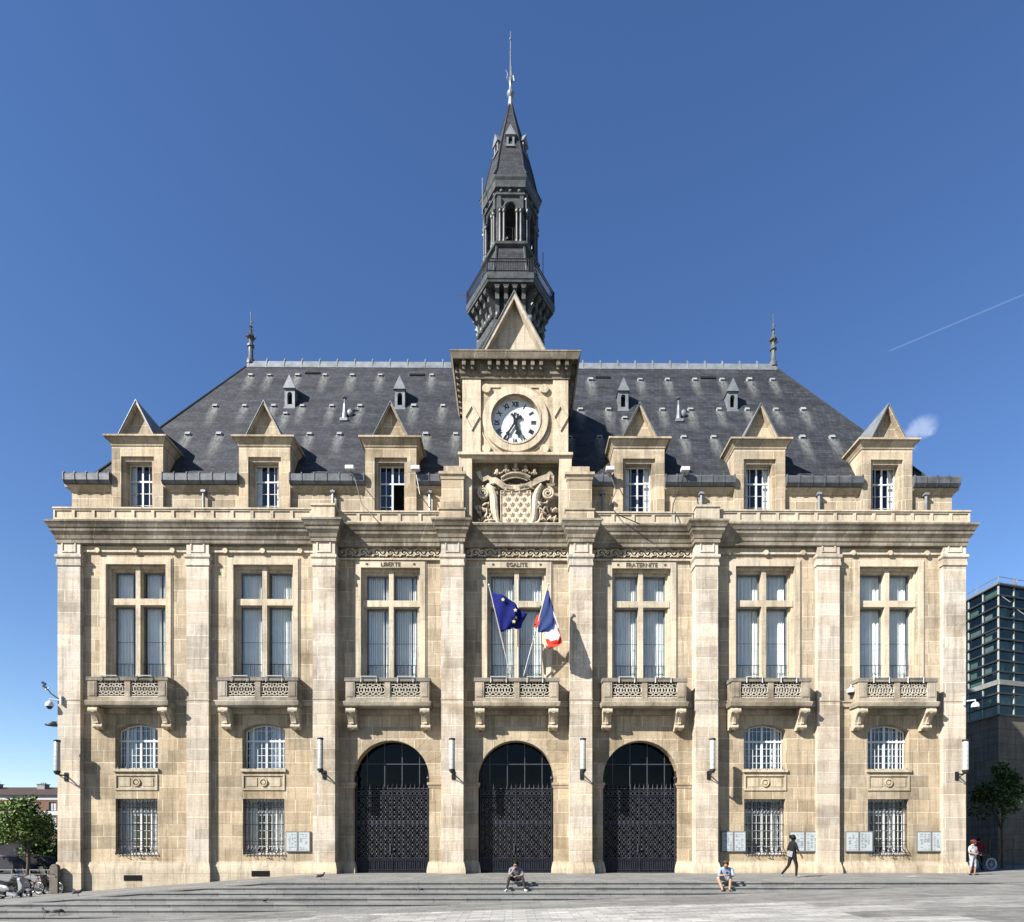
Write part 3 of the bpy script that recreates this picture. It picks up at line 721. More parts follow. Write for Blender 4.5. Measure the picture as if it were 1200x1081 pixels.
# ---- ground floor windows of the side bays
def small_windows():
    up = MB(); zb, sp = Z(901.5, YS), Z(856, YS); 
    cv = arch(-1.0, 1.0, sp, .30); y = .42
    zt_ = Z(868, YS)
    loop = [(-1.0, zb)]+cv+[(1.0, zb)]
    up.tube([(p[0]*.96, y, p[1]-.03) for p in loop], .05, 4, closed=True)
    up.box(-.05, .05, y-.05, y+.03, zb, sp+.28); up.box(-1, 1, y-.06, y+.03, zt_-.045, zt_+.045)
    for x in (-.62, .62): up.box(x-.045, x+.045, y-.045, y+.03, zb, sp+.20)
    for x in (-.81, -.43, -.24, .24, .43, .81): up.box(x-.013, x+.013, y-.03, y+.02, zb, sp+(.10 if abs(x) > .7 else .24))
    for k in (1, 2, 3, 4): z = zb+(zt_-zb)*k/4; up.box(-1, 1, y-.028, y+.018, z-.012, z+.012)
    up.box(-.98, .98, y-.028, y+.018, sp+.0, sp+.024)
    for s in (-1, 1): up.box(-1, 1, y-.05, y+.03, zb, zb+.07)
    gl = MB(); gl.prism([(p[0], p[1]) for p in loop], y+.005, y+.012)
    lo = MB(); a, b = Z(1001.5, YS), Z(936.5, YS); y2 = .42
    for x in (-.93, -.48, 0, .48, .93): lo.box(x-.045, x+.045, y2-.05, y2+.03, a, b)
    for z in (a+.05, b-.05, b-.6): lo.box(-.97, .97, y2-.045, y2+.02, z-.05, z+.05)
    for x in (-.7, -.24, .24, .7): lo.box(x-.013, x+.013, y2-.02, y2+.02, a, b)
    for k in range(1, 7): z = a+(b-a)*k/7; lo.box(-.97, .97, y2-.022, y2+.015, z-.012, z+.012)
    gl2 = MB(); gl2.add([(-.98, y2+.01, a), (.98, y2+.01, a), (.98, y2+.01, b), (-.98, y2+.01, b)], [(0, 1, 2, 3)])
    gr = MB(); n = 11
    for k in range(n+1):
        x = -.92+1.84*k/n
        gr.tube([(x, .14, b-.02), (x, .14, a+.42), (x, .06, a+.25), (x, -.10, a+.12), (x, -.12, a+.02), (x, -.02, a-.03)], .0145, 5)
        if k < n: gr.disc_ring(x+.92/n, b-.28, .125, .155, .055, .075, 10)
    for z in (a+.45, a+.62, b-.18, b-.40, (a+b)/2+.1): gr.tube([(-.97, .14, z), (.97, .14, z)], .014, 4)
    gr.tube([(-.93, -.11, a+.08), (.93, -.11, a+.08)], .016, 4)
    for x in (-.55, 0, .1, .7): gr.tube([(x, .05, a+.3), (x, -.24, a+.02), (x, -.10, a-.05)], .02, 4)
    tr = MB(); sz = Z(901.5, YS)
    tr.box(-1.06, 1.06, -.10, .42, sz-.14, sz)
    for k in range(5): x = -.8+.4*k; tr.tube([(x, -.08, sz+.02), (x, -.16, sz+.05)], .02, 4, mi=1)
    p0, p1 = Z(926.5, YS), Z(908, YS)
    for q in ((-1., 1., p0, p0+.09), (-1., 1., p1-.07, p1), (-1., -.92, p0+.09, p1-.07), (.92, 1., p0+.09, p1-.07)): tr.box(q[0], q[1], -.05, .0, q[2], q[3])
    for q in ((-.8, -.3, p0+.18, p1-.16), (.3, .8, p0+.18, p1-.16)): tr.box(q[0], q[1], -.025, .0, q[2], q[3])
    tr.disc_ring(0, (p0+p1)/2, -.06, .0, .14, .19, 24); tr.cyl_y(0, (p0+p1)/2, -.04, 0, .09, 16)
    return up, gl, lo, gl2, gr, tr
up, gl, lo, gl2, gr, tr = small_windows(); sw = None
for i in (0, 1, 5, 6):
    if sw is None:
        L = (BAY[i], YS, 0)
        a = up.build('casement_window', WHITE, HALL, loc=L); gl.build('pane', GLASS, a)
        b = lo.build('barred_window', WHITE, HALL, loc=L); gl2.build('pane', GLASS, b); gr.build('window_grille', IRON, b)
        c = tr.build('spandrel_panel', [TRIM, IRON], HALL, loc=L); sw = (a, b, c)
    else:
        for q in sw: copy_tree(q, (BAY[i], YS, 0))
    cu = MB(); rnd = random.Random(i)
    for (u0, u1) in (((-.95, -.3), (.35, .6)), ((-.9, -.55), (.2, .9)), ((-.9, -.7), (.5, .85)), ((-.9, -.65), (.3, .5)))[(0, 1, 5, 6).index(i)]:
        n = 10; cu.add([(BAY[i]+u0+(u1-u0)*k/n, YS+.56+.03*(k % 2), z) for z in (Z(901, YS), Z(848, YS)) for k in range(n+1)], [(k, k+1, k+12, k+11) for k in range(n)])
        cu.add([(BAY[i]+u0+(u1-u0)*k/n, YS+.56+.03*(k % 2), z) for z in (Z(1001, YS), Z(937, YS)) for k in range(n+1)], [(k, k+1, k+12, k+11) for k in range(n)])
    cu.build('curtain', CURT, HALL)
for i, (za, zb) in ((0, (1032, 1025.6)), (1, (1027, 1020.5))):
    m = MB(); c = BAY[i]-.1; m.box(c-.42, c+.42, YS-.13, YS-.12+.01, Z(za, YS), Z(zb, YS)); m.build('cellar_vent', BLACKH, HALL)

# ---- arches: imposts, archivolt, glazing and iron gates
for i in MID:
    c = AX[i]; m = MB(); zi = Z(920.5, YM)
    for s in (-1, 1):
        e = PX[i][1] if s < 0 else PX[i+1][0]
        pth_ = [(e, YM), (c-AR, YM), (c-AR, YM+.55)] if s < 0 else [(c+AR, YM+.55), (c+AR, YM), (e, YM)]
        m.sweep(pth_, [(-.02, zi-.14), (.03, zi-.12), (.05, zi-.03), (.09, zi+.02), (.09, zi+.12), (-.02, zi+.14)])
    n = 15                                      # voussoirs fanning over the arch
    for k in range(n):
        a0, a1 = PI*k/n+.006, PI*(k+1)/n-.006; ro = AR+(.62 if k % 2 else .78)
        P = [(c+r_*math.cos(a), z_sp+r_*math.sin(a)) for r_, a in ((AR+.012, a0), (ro, a0), (ro, a1), (AR+.012, (a1)), (AR+.012, (a0+a1)/2))]
        lim0, lim1 = PX[i][1]+.01, PX[i+1][0]-.01
        P = [(min(max(p[0], lim0), lim1), p[1]) for p in P]
        if min(p[1] for p in P) > zi+.2: m.prism(P, YM-.006, YM+.01)
    m.disc_ring if False else None
    m.build('arch_surround', STONE, HALL)
    # soffit dentils under the balcony
    m = MB(); zd = Z(833.5, YM)
    for k in range(9): xx = BAY[i]-1.45+2.9*k/8; m.box(xx-.1, xx+.1, YM-.16, YM, zd-.17, zd)
    m.box(BAY[i]-1.65, BAY[i]+1.65, YM-.2, YM, zd, zd+.12); m.build('dentil_band', TRIM, HALL)
gz = MB(); zh1, zh2 = Z(896, YM+.6), Z(924.5, YM+.6)
for x in (-1.26, -.42, .42, 1.26):
    h = math.sqrt(max(0, AR*AR-x*x)); gz.box(x-.02, x+.02, -.04, .03, -.1, z_sp+h)
for z in (zh1, zh2):
    h = math.sqrt(max(0, AR*AR-max(0, z-z_sp)**2)) if z > z_sp else AR; gz.box(-h, h, -.045, .025, z-.022, z+.022)
ga = MB(); loop = [(-AR, -.2)]+arch(-AR, AR, z_sp, AR)+[(AR, -.2)]; ga.prism(loop, .0, .008)
gt = MB(); zt_ = Z(927, YM+.3); yg = -.28
n = 16
for k in range(n+1):
    x = -1.72+3.44*k/n
    big = k in (0, n//2, n)
    gt.tube([(x, yg, .03), (x, yg, zt_+(.1 if not big else .25))], .017 if not big else .045, 5)
    gt.lathe([(.0, 0), (.045, .05), (.03, .12), (.0, .28)], x, yg, 5) if False else None
    gt.add([(x-.05, yg, zt_+.08), (x, yg-.03, zt_+.08), (x+.05, yg, zt_+.08), (x, yg+.03, zt_+.08), (x, yg, zt_+.36)], [(0, 1, 4), (1, 2, 4), (2, 3, 4), (3, 0, 4)])
    if k < n:
        cx = x+1.72/n
        for q in range(13):
            z = .80+q*.222
            gt.disc_ring(cx, z, yg-.012, yg+.012, .062, .085, 8, 1 if (k+q) % 3 else 0)
            gt.ell((cx, yg-.02, z+.111), .028, .028, .028, 5, 4, None, 1)
        gt.tube([(cx, yg, .12), (cx, yg, .62)], .012, 4)
        gt.disc_ring(cx, zt_-.12, yg-.012, yg+.012, .07, .095, 10, 1); gt.disc_ring(cx, 2.425, yg-.02, yg+.0, .03, .06, 8, 1)
for z in (.05, .14, .62, .70, 2.35, 2.5, zt_-.28, zt_, ): gt.box(-1.75, 1.75, yg-.02, yg+.02, z-.022, z+.022)
gt.box(-1.75, -.06, yg+.025, yg+.035, .14, .62); gt.box(.06, 1.75, yg+.025, yg+.035, .14, .62)
gt.box(-.13, -.07, yg-.09, yg-.03, 1.0, 1.35, 1); gt.ell((.1, yg-.07, 1.12), .05, .04, .05, 8, 6, None, 1)
for s in (-1, 1):
    gt.tube([(s*1.72, yg, zt_), (s*1.72, yg, zt_+.5)], .06, 6); gt.ell((s*1.72, yg, zt_+.6), .1, .1, .12); gt.tube([(s*1.72, yg, zt_+.6), (s*1.72, yg, zt_+.95)], .03, 5)
dr = MB()     # inner doors seen dimly
for s in (-1, 1):
    dr.box(*sorted((s*.06, s*1.5)), 1.2, 1.25, 0, 2.6, 0); dr.box(*sorted((s*.35, s*.75)), 1.18, 1.20, .9, 1.4, 1)
g0 = None
for i in MID:
    L = (AX[i], YM+.6, 0)
    if g0 is None:
        g0 = gt.build('iron_gate', [GATEM, HLIRON], HALL, loc=L); z1_ = gz.build('arch_window_frame', HLIRON, HALL, loc=L); ga.build('pane', DGLASS, z1_)
        dd_ = dr.build('entrance_door', [DARKM, PAPER if False else ROOMM], HALL, loc=L)
    else: copy_tree(g0, L); copy_tree(z1_, L); copy_tree(dd_, L)
# ================================================================ clock tower
CT = X(604, .35); yt = .35
hwT = (X(665.4, yt)-X(542.4, yt))/2; CT = (X(665.4, yt)+X(542.4, yt))/2
zT0 = Z(537.5, yt); zT1 = Z(444, yt); zTc0, zTc1 = Z(440, yt), Z(411.5, yt-.55)
ccz = Z(492.7, yt); rO, rI = 1.55, 1.15
m = MB()
m.box(CT-hwT, CT+hwT, yt+.45, 6.2, zc+.5, zTc1-.1)
dep = .42      # front slab with a round hole for the dial
n = 48
sq = []
for j in range(n):
    a = 2*PI*j/n+PI/4; c, s = math.cos(a), math.sin(a); k = 1/max(abs(c), abs(s)); sq.append((c*k*1.5, s*k*1.5))
ring = [(rI*math.cos(2*PI*j/n+PI/4), rI*math.sin(2*PI*j/n+PI/4)) for j in range(n)]
V = [(CT+p[0], yt, ccz+p[1]) for p in sq]+[(CT+p[0], yt, ccz+p[1]) for p in ring]+[(CT+p[0], yt+dep, ccz+p[1]) for p in ring]
m.add(V, [(j, (j+1) % n, n+(j+1) % n, n+j) for j in range(n)]+[(n+j, n+(j+1) % n, 2*n+(j+1) % n, 2*n+j) for j in range(n)])
for q in ((CT-hwT, CT-1.5, zT0, zTc1-.1), (CT+1.5, CT+hwT, zT0, zTc1-.1), (CT-1.5, CT+1.5, zT0, ccz-1.5), (CT-1.5, CT+1.5, ccz+1.5, zTc1-.1)):
    m.box(q[0], q[1], yt, yt+.46, q[2], q[3])
m.build('clock_tower', STONE, HALL)
tower = m
# strips, diamonds, ring
m = MB()
xa, xb = X(563.5, yt), X(648, yt)
for s, cx in ((-1, (CT-hwT+xa)/2), (1, (xb+CT+hwT)/2)):
    m = MB(); m.box(*((CT-hwT-.01, xa) if s < 0 else (xb, CT+hwT+.01)), yt-.10, yt, zT0+.1, zT1)
    for r0, r1 in ((.36, .29),):
        for q in range(4):
            c0, c1 = [(0, 1.75), (1, 0), (0, -1.75), (-1, 0)][q], [(0, 1.75), (1, 0), (0, -1.75), (-1, 0)][(q+1) % 4]
            P = [(cx+r0*c0[0], ccz+.05+r0*c0[1]), (cx+r0*c1[0], ccz+.05+r0*c1[1]), (cx+r1*c1[0], ccz+.05+r1*c1[1]), (cx+r1*c0[0], ccz+.05+r1*c0[1])]
            m.prism(P, yt-.16, yt-.10)
    m.build('clock_tower_strip', TRIM, HALL)
m = MB()
for r0, r1, yy in ((rI, rO, .13), (rI, rI+.07, .16)): m.disc_ring(CT, ccz, yt-yy, yt, r0, r1, 56)
for sx in (-1, 1):
    for sz in (-1, 1):
        m.cyl_y(CT+sx*1.37, ccz+sz*1.42+.02, yt-.12, yt, .20, 20)
        m.box(CT+sx*1.05-.3 if sx > 0 else CT+sx*1.05-.3+.0, CT+sx*1.05+.0 if sx > 0 else CT+sx*1.05+.3, yt-.05, yt, ccz+sz*1.55-.03, ccz+sz*1.55+.03)
for a0, a1 in ((200, 250), (290, 340)):
    m.tube([(CT+1.68*math.cos(R_(a)), yt-.02, ccz+1.68*math.sin(R_(a))) for a in range(a0, a1+1, 5)], .035, 4)
clk = m.build('clock', TRIM, HALL, smooth=True)
m = MB(); m.cyl_y(CT, ccz, yt+.18, yt+.42, rI-.001, 56); m.build('clock_face', DIAL, clk)
m = MB(); m.disc_ring(CT, ccz, yt+.175, yt+.18, .60, .615, 48); m.disc_ring(CT, ccz, yt+.175, yt+.18, .50, .512, 48); m.disc_ring(CT, ccz, yt+.175, yt+.18, .33, .342, 40); m.disc_ring(CT, ccz, yt+.17, yt+.18, 1.08, 1.10, 56)
for k in range(60):
    if k % 5 == 0: continue
    a = 2*PI*k/60; m.ell((CT+1.05*math.sin(a), yt+.175, ccz+1.05*math.cos(a)), .012, .01, .012, 5, 3)
m.build('minute_track', plain('grey_enamel', (.45, .47, .5), .4), clk)
m = MB()
for k, s in enumerate(['XII', 'I', 'II', 'III', 'IIII', 'V', 'VI', 'VII', 'VIII', 'IX', 'X', 'XI']):
    a = 2*PI*k/12
    M = Matrix.Translation((CT, yt+.172, ccz)) @ Matrix.Rotation(a, 4, 'Y') @ Matrix.Translation((0, 0, .86)) @ Matrix.Rotation(PI/2, 4, 'X') @ Matrix.Scale(.62 if len(s) > 3 else .8, 4, (1, 0, 0))
    text_bm(m, s, .33, M, .008); text_bm(m, s, .33, Matrix.Translation((.008, 0, .004)) @ M, .006); text_bm(m, s, .33, Matrix.Translation((-.008, 0, -.004)) @ M, .005)
m.build('clock_numerals', HANDM, clk)
def hand(ang, L, y, wd):
    m = MB(); m.M = Matrix.Translation((CT, y, ccz)) @ Matrix.Rotation(R_(ang), 4, 'Y')
    m.prism([(-.05, -.18), (.05, -.18), (wd, L*.55), (wd*2.2, L*.68), (wd*.8, L*.78), (0, L), (-wd*.8, L*.78), (-wd*2.2, L*.68), (-wd, L*.55)], -.012, .012)
    m.prism([(-.05, -.16), (.05, -.16), (.11, -.34), (.13, -.26), (.16, -.36), (.05, -.42), (0, -.34), (-.05, -.42), (-.16, -.36), (-.13, -.26), (-.11, -.34)], -.012, .012)
    m.cyl_y(0, 0, -.02, .02, .1, 14); return m
hand(213, .98, yt+.11, .045).build('minute_hand', HANDM, clk); hand(166, .82, yt+.08, .075).build('hour_hand', HANDM, clk)
# tower cornice with modillions
m = MB()
a, b = CT-hwT-.02, CT+hwT+.02
m.sweep([(a, 6.2), (a, yt-.1), (b, yt-.1), (b, 6.2)], [(-.1, zT1-.12), (.04, zT1-.10), (.04, zT1), (.12, zT1+.08), (.12, zTc0+.12), (.14, zTc0+.55), (.18, zTc0+.60), (.40, zTc0+.62), (.42, zTc1-.34), (.44, zTc1-.30), (.52, zTc1-.08), (.54, zTc1-.06), (.54, zTc1), (-2, zTc1+.01)])
for k in range(13):
    if k in (2, 10): continue
    x = a+.1+(b-a-.2)*k/12; m.box(x-.085, x+.085, yt-.1-.36, yt-.1-.10, zTc0+.16, zTc0+.58)
    m.box(x-.07, x+.07, yt-.1-.26, yt-.1-.10, zTc0+.04, zTc0+.16)
for s in (a-.36, b+.12):
    for k in range(8): y = yt+.2+k*.42; m.box(s, s+.24, y-.08, y+.08, zTc0+.2, zTc0+.58)
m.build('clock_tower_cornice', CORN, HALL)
m = MB(); cxp = X(602.5, .2); zpb = zTc1+.012
pediment(m, (X(643.5, .2)-X(560.5, .2))/2, Z(342, .2)-zpb, 0, 3.6, .45, .15, zpb)
pdm = m.build('pediment', [TRIM, ZINC], HALL, loc=(cxp, .2, 0))
# ledge below, jambs and side piers
m = MB()
j0, j1 = X(538, .1), X(670, .1); z1 = zT0
m.box(j0-.05, j1+.05, yt-.35, yt+.1, z1-.02, z1+.10)
m.box(j0, j1, yt-.22, yt+.1, z1-.16, z1-.021)
i0, i1 = X(553, .1), X(655.5, .1); zbt = Z(613.5, 0)
m.box(j0, i0, yt-.25, yt+.6, zc, z1-.16); m.box(i1, j1, yt-.25, yt+.6, zc, z1-.16)
m.box(i0, i1, yt+.45, yt+.62, zc-.4, z1-.16)
m.box(i0, i1, YK-.30, yt+.45, zc+.001, zbt)
m.build('relief_frame', TRIM, HALL)
for (pa, pb) in ((516.5, 544), (664, 694.5)):
    m = MB()
    xa_, xb_ = X(pa, -.1), X(pb, -.1); zA, zB, zC_ = Z(553.5, -.1), Z(546.5, .05), Z(598, -.2)
    cx = (xa_+xb_)/2; hw = (xb_-xa_)/2
    m.box(cx-hw+.03, cx+hw-.03, -.08, 1.2, zC_, zA-.3)
    m.sweep([(cx-hw+.03, 1.2), (cx-hw+.03, -.08), (cx+hw-.03, -.08), (cx+hw-.03, 1.2)], [(-.05, zA-.36), (.03, zA-.34), (.05, zA-.2), (.12, zA-.14), (.12, zA-.02), (-.4, zA)])
    m.box(cx-hw+.12, cx+hw-.12, .06, 1.2, zA-.01, zB)
    m.box(cx-hw-.05, cx+hw+.05, -.26, 1.0, zc, zC_-.02); m.box(cx-hw-.09, cx+hw+.09, -.30, 1.0, zC_-.02, zC_+.05)
    m.build('stepped_pier', STONE, HALL)

# ---- coat of arms relief
yr = yt+.25; zlo, zhi = zbt, z1-.16; W = i1-i0; H_ = zhi-zlo; cA = (i0+i1)/2
def rx(u): return i0+W*u          # u,v in 0..1 of the recess
def rz(v): return zlo+H_*v
coa = MB(); coa.box(i0+.005, i1-.005, yt+.42, yt+.447, zlo, zhi); coat = coa.build('coat_of_arms', CORN, HALL)  # back plane in darker stone: deep recess shadow put into its colour
U = lambda px: (px-70)/(1115-70); Vv = lambda py: 1-(py-60)/(790-60)
P3 = lambda px, py, q=.12: (rx(U(px)), yr-q, rz(Vv(py)))
sh = MB(); L0, L1, T0, B0 = rx(U(415)), rx(U(772)), rz(Vv(372)), rz(Vv(775))
r_ = .12; sh.prism([(L0, T0), (L1, T0), (L1, B0+r_*1.2), (L1-r_, B0+.02), (cA+.12, B0), (cA, B0-.06), (cA-.12, B0), (L0+r_, B0+.02), (L0, B0+r_*1.2)], yr-.12, yr+.17)
sh.tube([(L0, yr-.13, T0), (L1, yr-.13, T0), (L1, yr-.13, B0+r_), (cA, yr-.13, B0-.03), (L0, yr-.13, B0+r_)], .035, 6, closed=True)
sho = sh.build('shield', CARVE, coat)
fl = MB(); rows = 7
for q in range(rows):
    zz = T0-.12-(T0-B0-.16)*q/(rows-1)*.96; nn = 4 if q % 2 == 0 else 3
    for k in range(nn):
        xx = (L0+L1)/2+(k-(nn-1)/2)*(L1-L0)*.265
        fl.ell((xx, yr-.14, zz+.03), .042, .05, .085, 6, 5); fl.box(xx-.085, xx+.085, yr-.16, yr-.11, zz-.045, zz-.02)
        for s in (-1, 1):
            fl.tube([(xx+s*.015, yr-.13, zz-.03), (xx+s*.06, yr-.15, zz+.03), (xx+s*.095, yr-.14, zz+.035), (xx+s*.10, yr-.13, zz-.005)], .02, 5)
            fl.ell((xx+s*.03, yr-.13, zz-.075), .025, .03, .035, 5, 4)
fl.build('fleur_de_lis', CARVE, sho, smooth=True)
for s in (-1, 1):
    sc = MB()
    cx, cz = ((205, 390) if s < 0 else (982, 395))
    c0 = P3(cx, cz); pts = []
    for t in range(30):
        a = t/29*4.3*PI; rr = .05+.235*t/29
        ang = (PI*.5+a*1) if s > 0 else (PI*.5-a*1)
        # outermost end flows down the side of the shield
        pts.append((c0[0]+rr*math.cos(ang-4.3*PI*s+(PI*.0)), yr-.10-.05*(1-t/29), c0[2]+rr*math.sin(ang-4.3*PI*s)))
    sc.tube(pts, [.035+.04*t/29 for t in range(30)], 7); sc.M = Matrix.Translation((c0[0], yr, c0[2])) @ Matrix.Rotation(PI/2, 4, 'X'); sc.lathe([(.27, -.17), (.27, .02)], 0, 0, 20); sc.M = None
    if s < 0: dn = [(255, 300), (300, 350), (335, 450), (345, 560), (360, 680), (395, 770)]
    else: dn = [(905, 300), (860, 370), (830, 450), (825, 560), (815, 680), (775, 765)]
    sc.tube([P3(*p, .14) for p in dn], [.09, .14, .16, .15, .13, .10], 8)
    dn2 = [(p[0]+(-38 if s < 0 else 38)*(1-abs(k-2.5)/4), p[1]+10) for k, p in enumerate(dn)]
    sc.tube([P3(*p, .08) for p in dn2], .09, 6)
    sc.build('scroll', CARVE, coat, smooth=True)
cr = MB()
arc = [(420, 235), (490, 195), (560, 180), (630, 180), (700, 195), (770, 225)]
cr.tube([P3(*p, .18) for p in arc], .075, 7); cr.tube([P3(p[0], p[1]+22, .14) for p in arc], .04, 6)
lw_ = [(440, 265), (520, 235), (600, 225), (680, 240), (735, 262)]; cr.tube([P3(*p, .17) for p in lw_], .04, 6)
for px, py, h in ((375, 190, 70), (480, 165, 85), (592, 150, 95), (708, 165, 85), (815, 190, 70)):
    b0 = P3(px, py, .16); k = (px-592)/220*.10; hh = h/730*H_
    cr.ell((b0[0]+k*.3, b0[1], b0[2]+hh*.45), .095, .07, hh*.58, 6, 5); cr.add([(b0[0]-.07, b0[1], b0[2]+hh*.4), (b0[0]+.07, b0[1], b0[2]+hh*.4), (b0[0]+k, b0[1], b0[2]+hh*1.15), (b0[0], b0[1]-.07, b0[2]+hh*.4)], [(0, 1, 2), (0, 3, 2), (1, 3, 2)])
    for s in (-1, 1): cr.ell((b0[0]+s*.10, b0[1], b0[2]+hh*.18), .075, .06, .06, 6, 4)
for px in (430, 535, 650, 760): b0 = P3(px, 170, .16); cr.ell(b0, .05, .05, .05, 6, 5)
cr.build('crown', CARVE, coat, smooth=True)
rb = MB()
def ribbon(pts, wd, q=.15):
    V = []; 
    for k, p in enumerate(pts):
        a = pts[max(0, k-1)]; b = pts[min(len(pts)-1, k+1)]; d = Vector((b[0]-a[0], b[1]-a[1])).normalized(); nx, ny = -d.y, d.x
        for s, dq in ((1, 0), (-1, 0), (-1, -.05), (1, -.05)): V.append(P3(p[0]+nx*wd*s, p[1]+ny*wd*s, q+dq+(.04*math.sin(k*1.3))))
    K = len(pts); rb.add(V, [(4*k+j, 4*k+(j+1) % 4, 4*k+4+(j+1) % 4, 4*k+4+j) for k in range(K-1) for j in range(4)]+[(0, 1, 2, 3), (4*K-4, 4*K-3, 4*K-2, 4*K-1)])
ribbon([(140, 150), (165, 210), (195, 245), (255, 215), (310, 240)], 24, .12); ribbon([(275, 265), (350, 260), (400, 290), (470, 330), (540, 335), (600, 340)], 33, .17)
ribbon([(600, 340), (680, 335), (740, 320), (800, 280), (870, 245), (960, 220), (1000, 225)], 33, .17); ribbon([(990, 240), (985, 190), (1010, 160), (1035, 200), (1030, 270)], 24, .13)
rb.build('ribbon', CARVE, coat)
tx = MB()
for wd, px, py, a in (('MONTJOYE', 505, 337, -10), ('SAINT DENIS', 690, 332, 12)):
    p = P3(px, py, .235); text_bm(tx, wd, .13, Matrix.Translation(p) @ Matrix.Rotation(R_(a*(1 if a < 0 else -1)*(-1 if a < 0 else 1)), 4, 'Y') @ Matrix.Rotation(PI/2, 4, 'X') @ Matrix.Scale(.62, 4, (1, 0, 0)), .01)
tx.build('ribbon_lettering', LETTER, coat)
rnd = random.Random(4)
for (x0, x1, y0, y1, n) in ((110, 320, 520, 780, 46), (850, 1095, 500, 780, 50)):
    fo = MB()
    for k in range(n):
        p = P3(rnd.uniform(x0, x1), rnd.uniform(y0, y1), rnd.uniform(-.06, .18)); rot = Matrix.Rotation(rnd.uniform(0, PI), 3, 'Y') @ Matrix.Rotation(rnd.uniform(-.5, .5), 3, 'X')
        fo.ell(p, rnd.uniform(.10, .22), .10, rnd.uniform(.035, .065), 7, 5, rot)
    fo.build('carved_foliage', CARVE, coat, smooth=True)

# ================================================================ spire (hexagonal)
SX = X(598.3, 7); SY = 7.; DS = 37.
def hx(h, py, off=0):            # circumradius and height from half width of the front edge
    r = (2*h*DS/750)/(1+1.732*h/750); return r, EYE+(HY-py)*(DS-.866*r)/750
def P_(L): return [hx(h, p) for h, p in L]
m = MB()
rb0, zb0 = hx(21, 358)
m.lathe([(rb0*1.12, 27.2), (rb0*1.12, zb0-3.), (rb0*1.04, zb0-2.8), (rb0*1.04, zb0-1.7), (rb0*1.10, zb0-1.55), (rb0*1.10, zb0-1.35), (rb0*1.0, zb0-1.15), (rb0*1.0, zb0-.8), (rb0*.90, zb0-.7), (rb0*.90, zb0-.5), (rb0*.80, zb0-.4), (rb0*.80, zb0+1.15)], SX, SY, 6)
rs, zs_ = hx(27.5, 327); _, zs2 = hx(27.5, 319.5)
m.lathe([(rs*.80, zs_-.16), (rs*.97, zs_-.10), (rs*.98, zs_), (rs, zs_+.05), (rs*1.01, zs2), (rs*.98, zs2+.02)], SX, SY, 6)
spo = m.build('spire_base', LEADM, HALL)
# scroll brackets below the balcony
m = MB()
for f in range(6):
    a = PI/6+f*PI/3; ap = rb0*.80*.866
    for k in range(4):
        t = (k-1.5)/4*rb0*.98
        m.M = Matrix.Translation((SX, SY, 0)) @ Matrix.Rotation(a, 4, 'Z')
        Lb = rs*.93*.866-ap; zz = zs_-.14
        prf = [(0, 0), (Lb, 0), (Lb*1.0, -.2), (Lb*.72, -.30), (Lb*.66, -.62), (Lb*.82, -.70), (Lb*.55, -.84), (Lb*.42, -1.2), (Lb*.45, -1.4), (.0, -1.6)]
        n = len(prf); V = []
        for s in (-.11, .11): V += [(ap+p[0], t+s, zz+p[1]) for p in prf]
        m.add(V, [list(range(n)), list(range(2*n-1, n-1, -1))]+[(i, (i+1) % n, n+(i+1) % n, n+i) for i in range(n)])
        m.box(ap, ap+Lb*1.02, t-.15, t+.15, zz-.10, zz)
        m.ell((ap+Lb*.50, t, zz-1.42), .15, .13, .20, 8, 5)
m.M = None; m.build('spire_bracket', BRKT, spo, smooth=False)
# balcony railing
m = MB(); zr1 = hx(27.5, 303)[1]; C6 = [(SX+rs*.985*math.cos(k*PI/3), SY+rs*.985*math.sin(k*PI/3)) for k in range(6)]
for z in (zs2+.12, zr1-.16, zr1): m.tube([(p[0], p[1], z) for p in C6], .032, 5, closed=True)
for k in range(6):
    a, b = C6[k], C6[(k+1) % 6]; m.tube([(a[0], a[1], zs2), (a[0], a[1], zr1+.08)], .035, 5)
    for q in range(1, 20): t = q/20; x, y = a[0]+(b[0]-a[0])*t, a[1]+(b[1]-a[1])*t; m.tube([(x, y, zs2), (x, y, zr1)], .020, 4, cap=False)
m.build('balcony_railing', IRON, spo)
# slate drum
m = MB(); rd, zd0 = hx(15.5, 286); m.lathe([(rs*.78, zs2+.01), (rs*.73, zs2+.5), (rs*.655, zs2+1.3), (rd, zd0)], SX, SY, 6); m.build('slate_drum', SLATE, HALL)
m = MB(); dsl = hx(17.8, 283); rr_, zz_ = dsl
for k in range(6):
    c, s = math.cos(k*PI/3), math.sin(k*PI/3); m.tube([(SX+rs*.78*c, SY+rs*.78*s, zs2), (SX+rs*.655*c, SY+rs*.655*s, zs2+1.3), (SX+rd*1.01*c, SY+rd*1.01*s, zd0)], .07, 5)
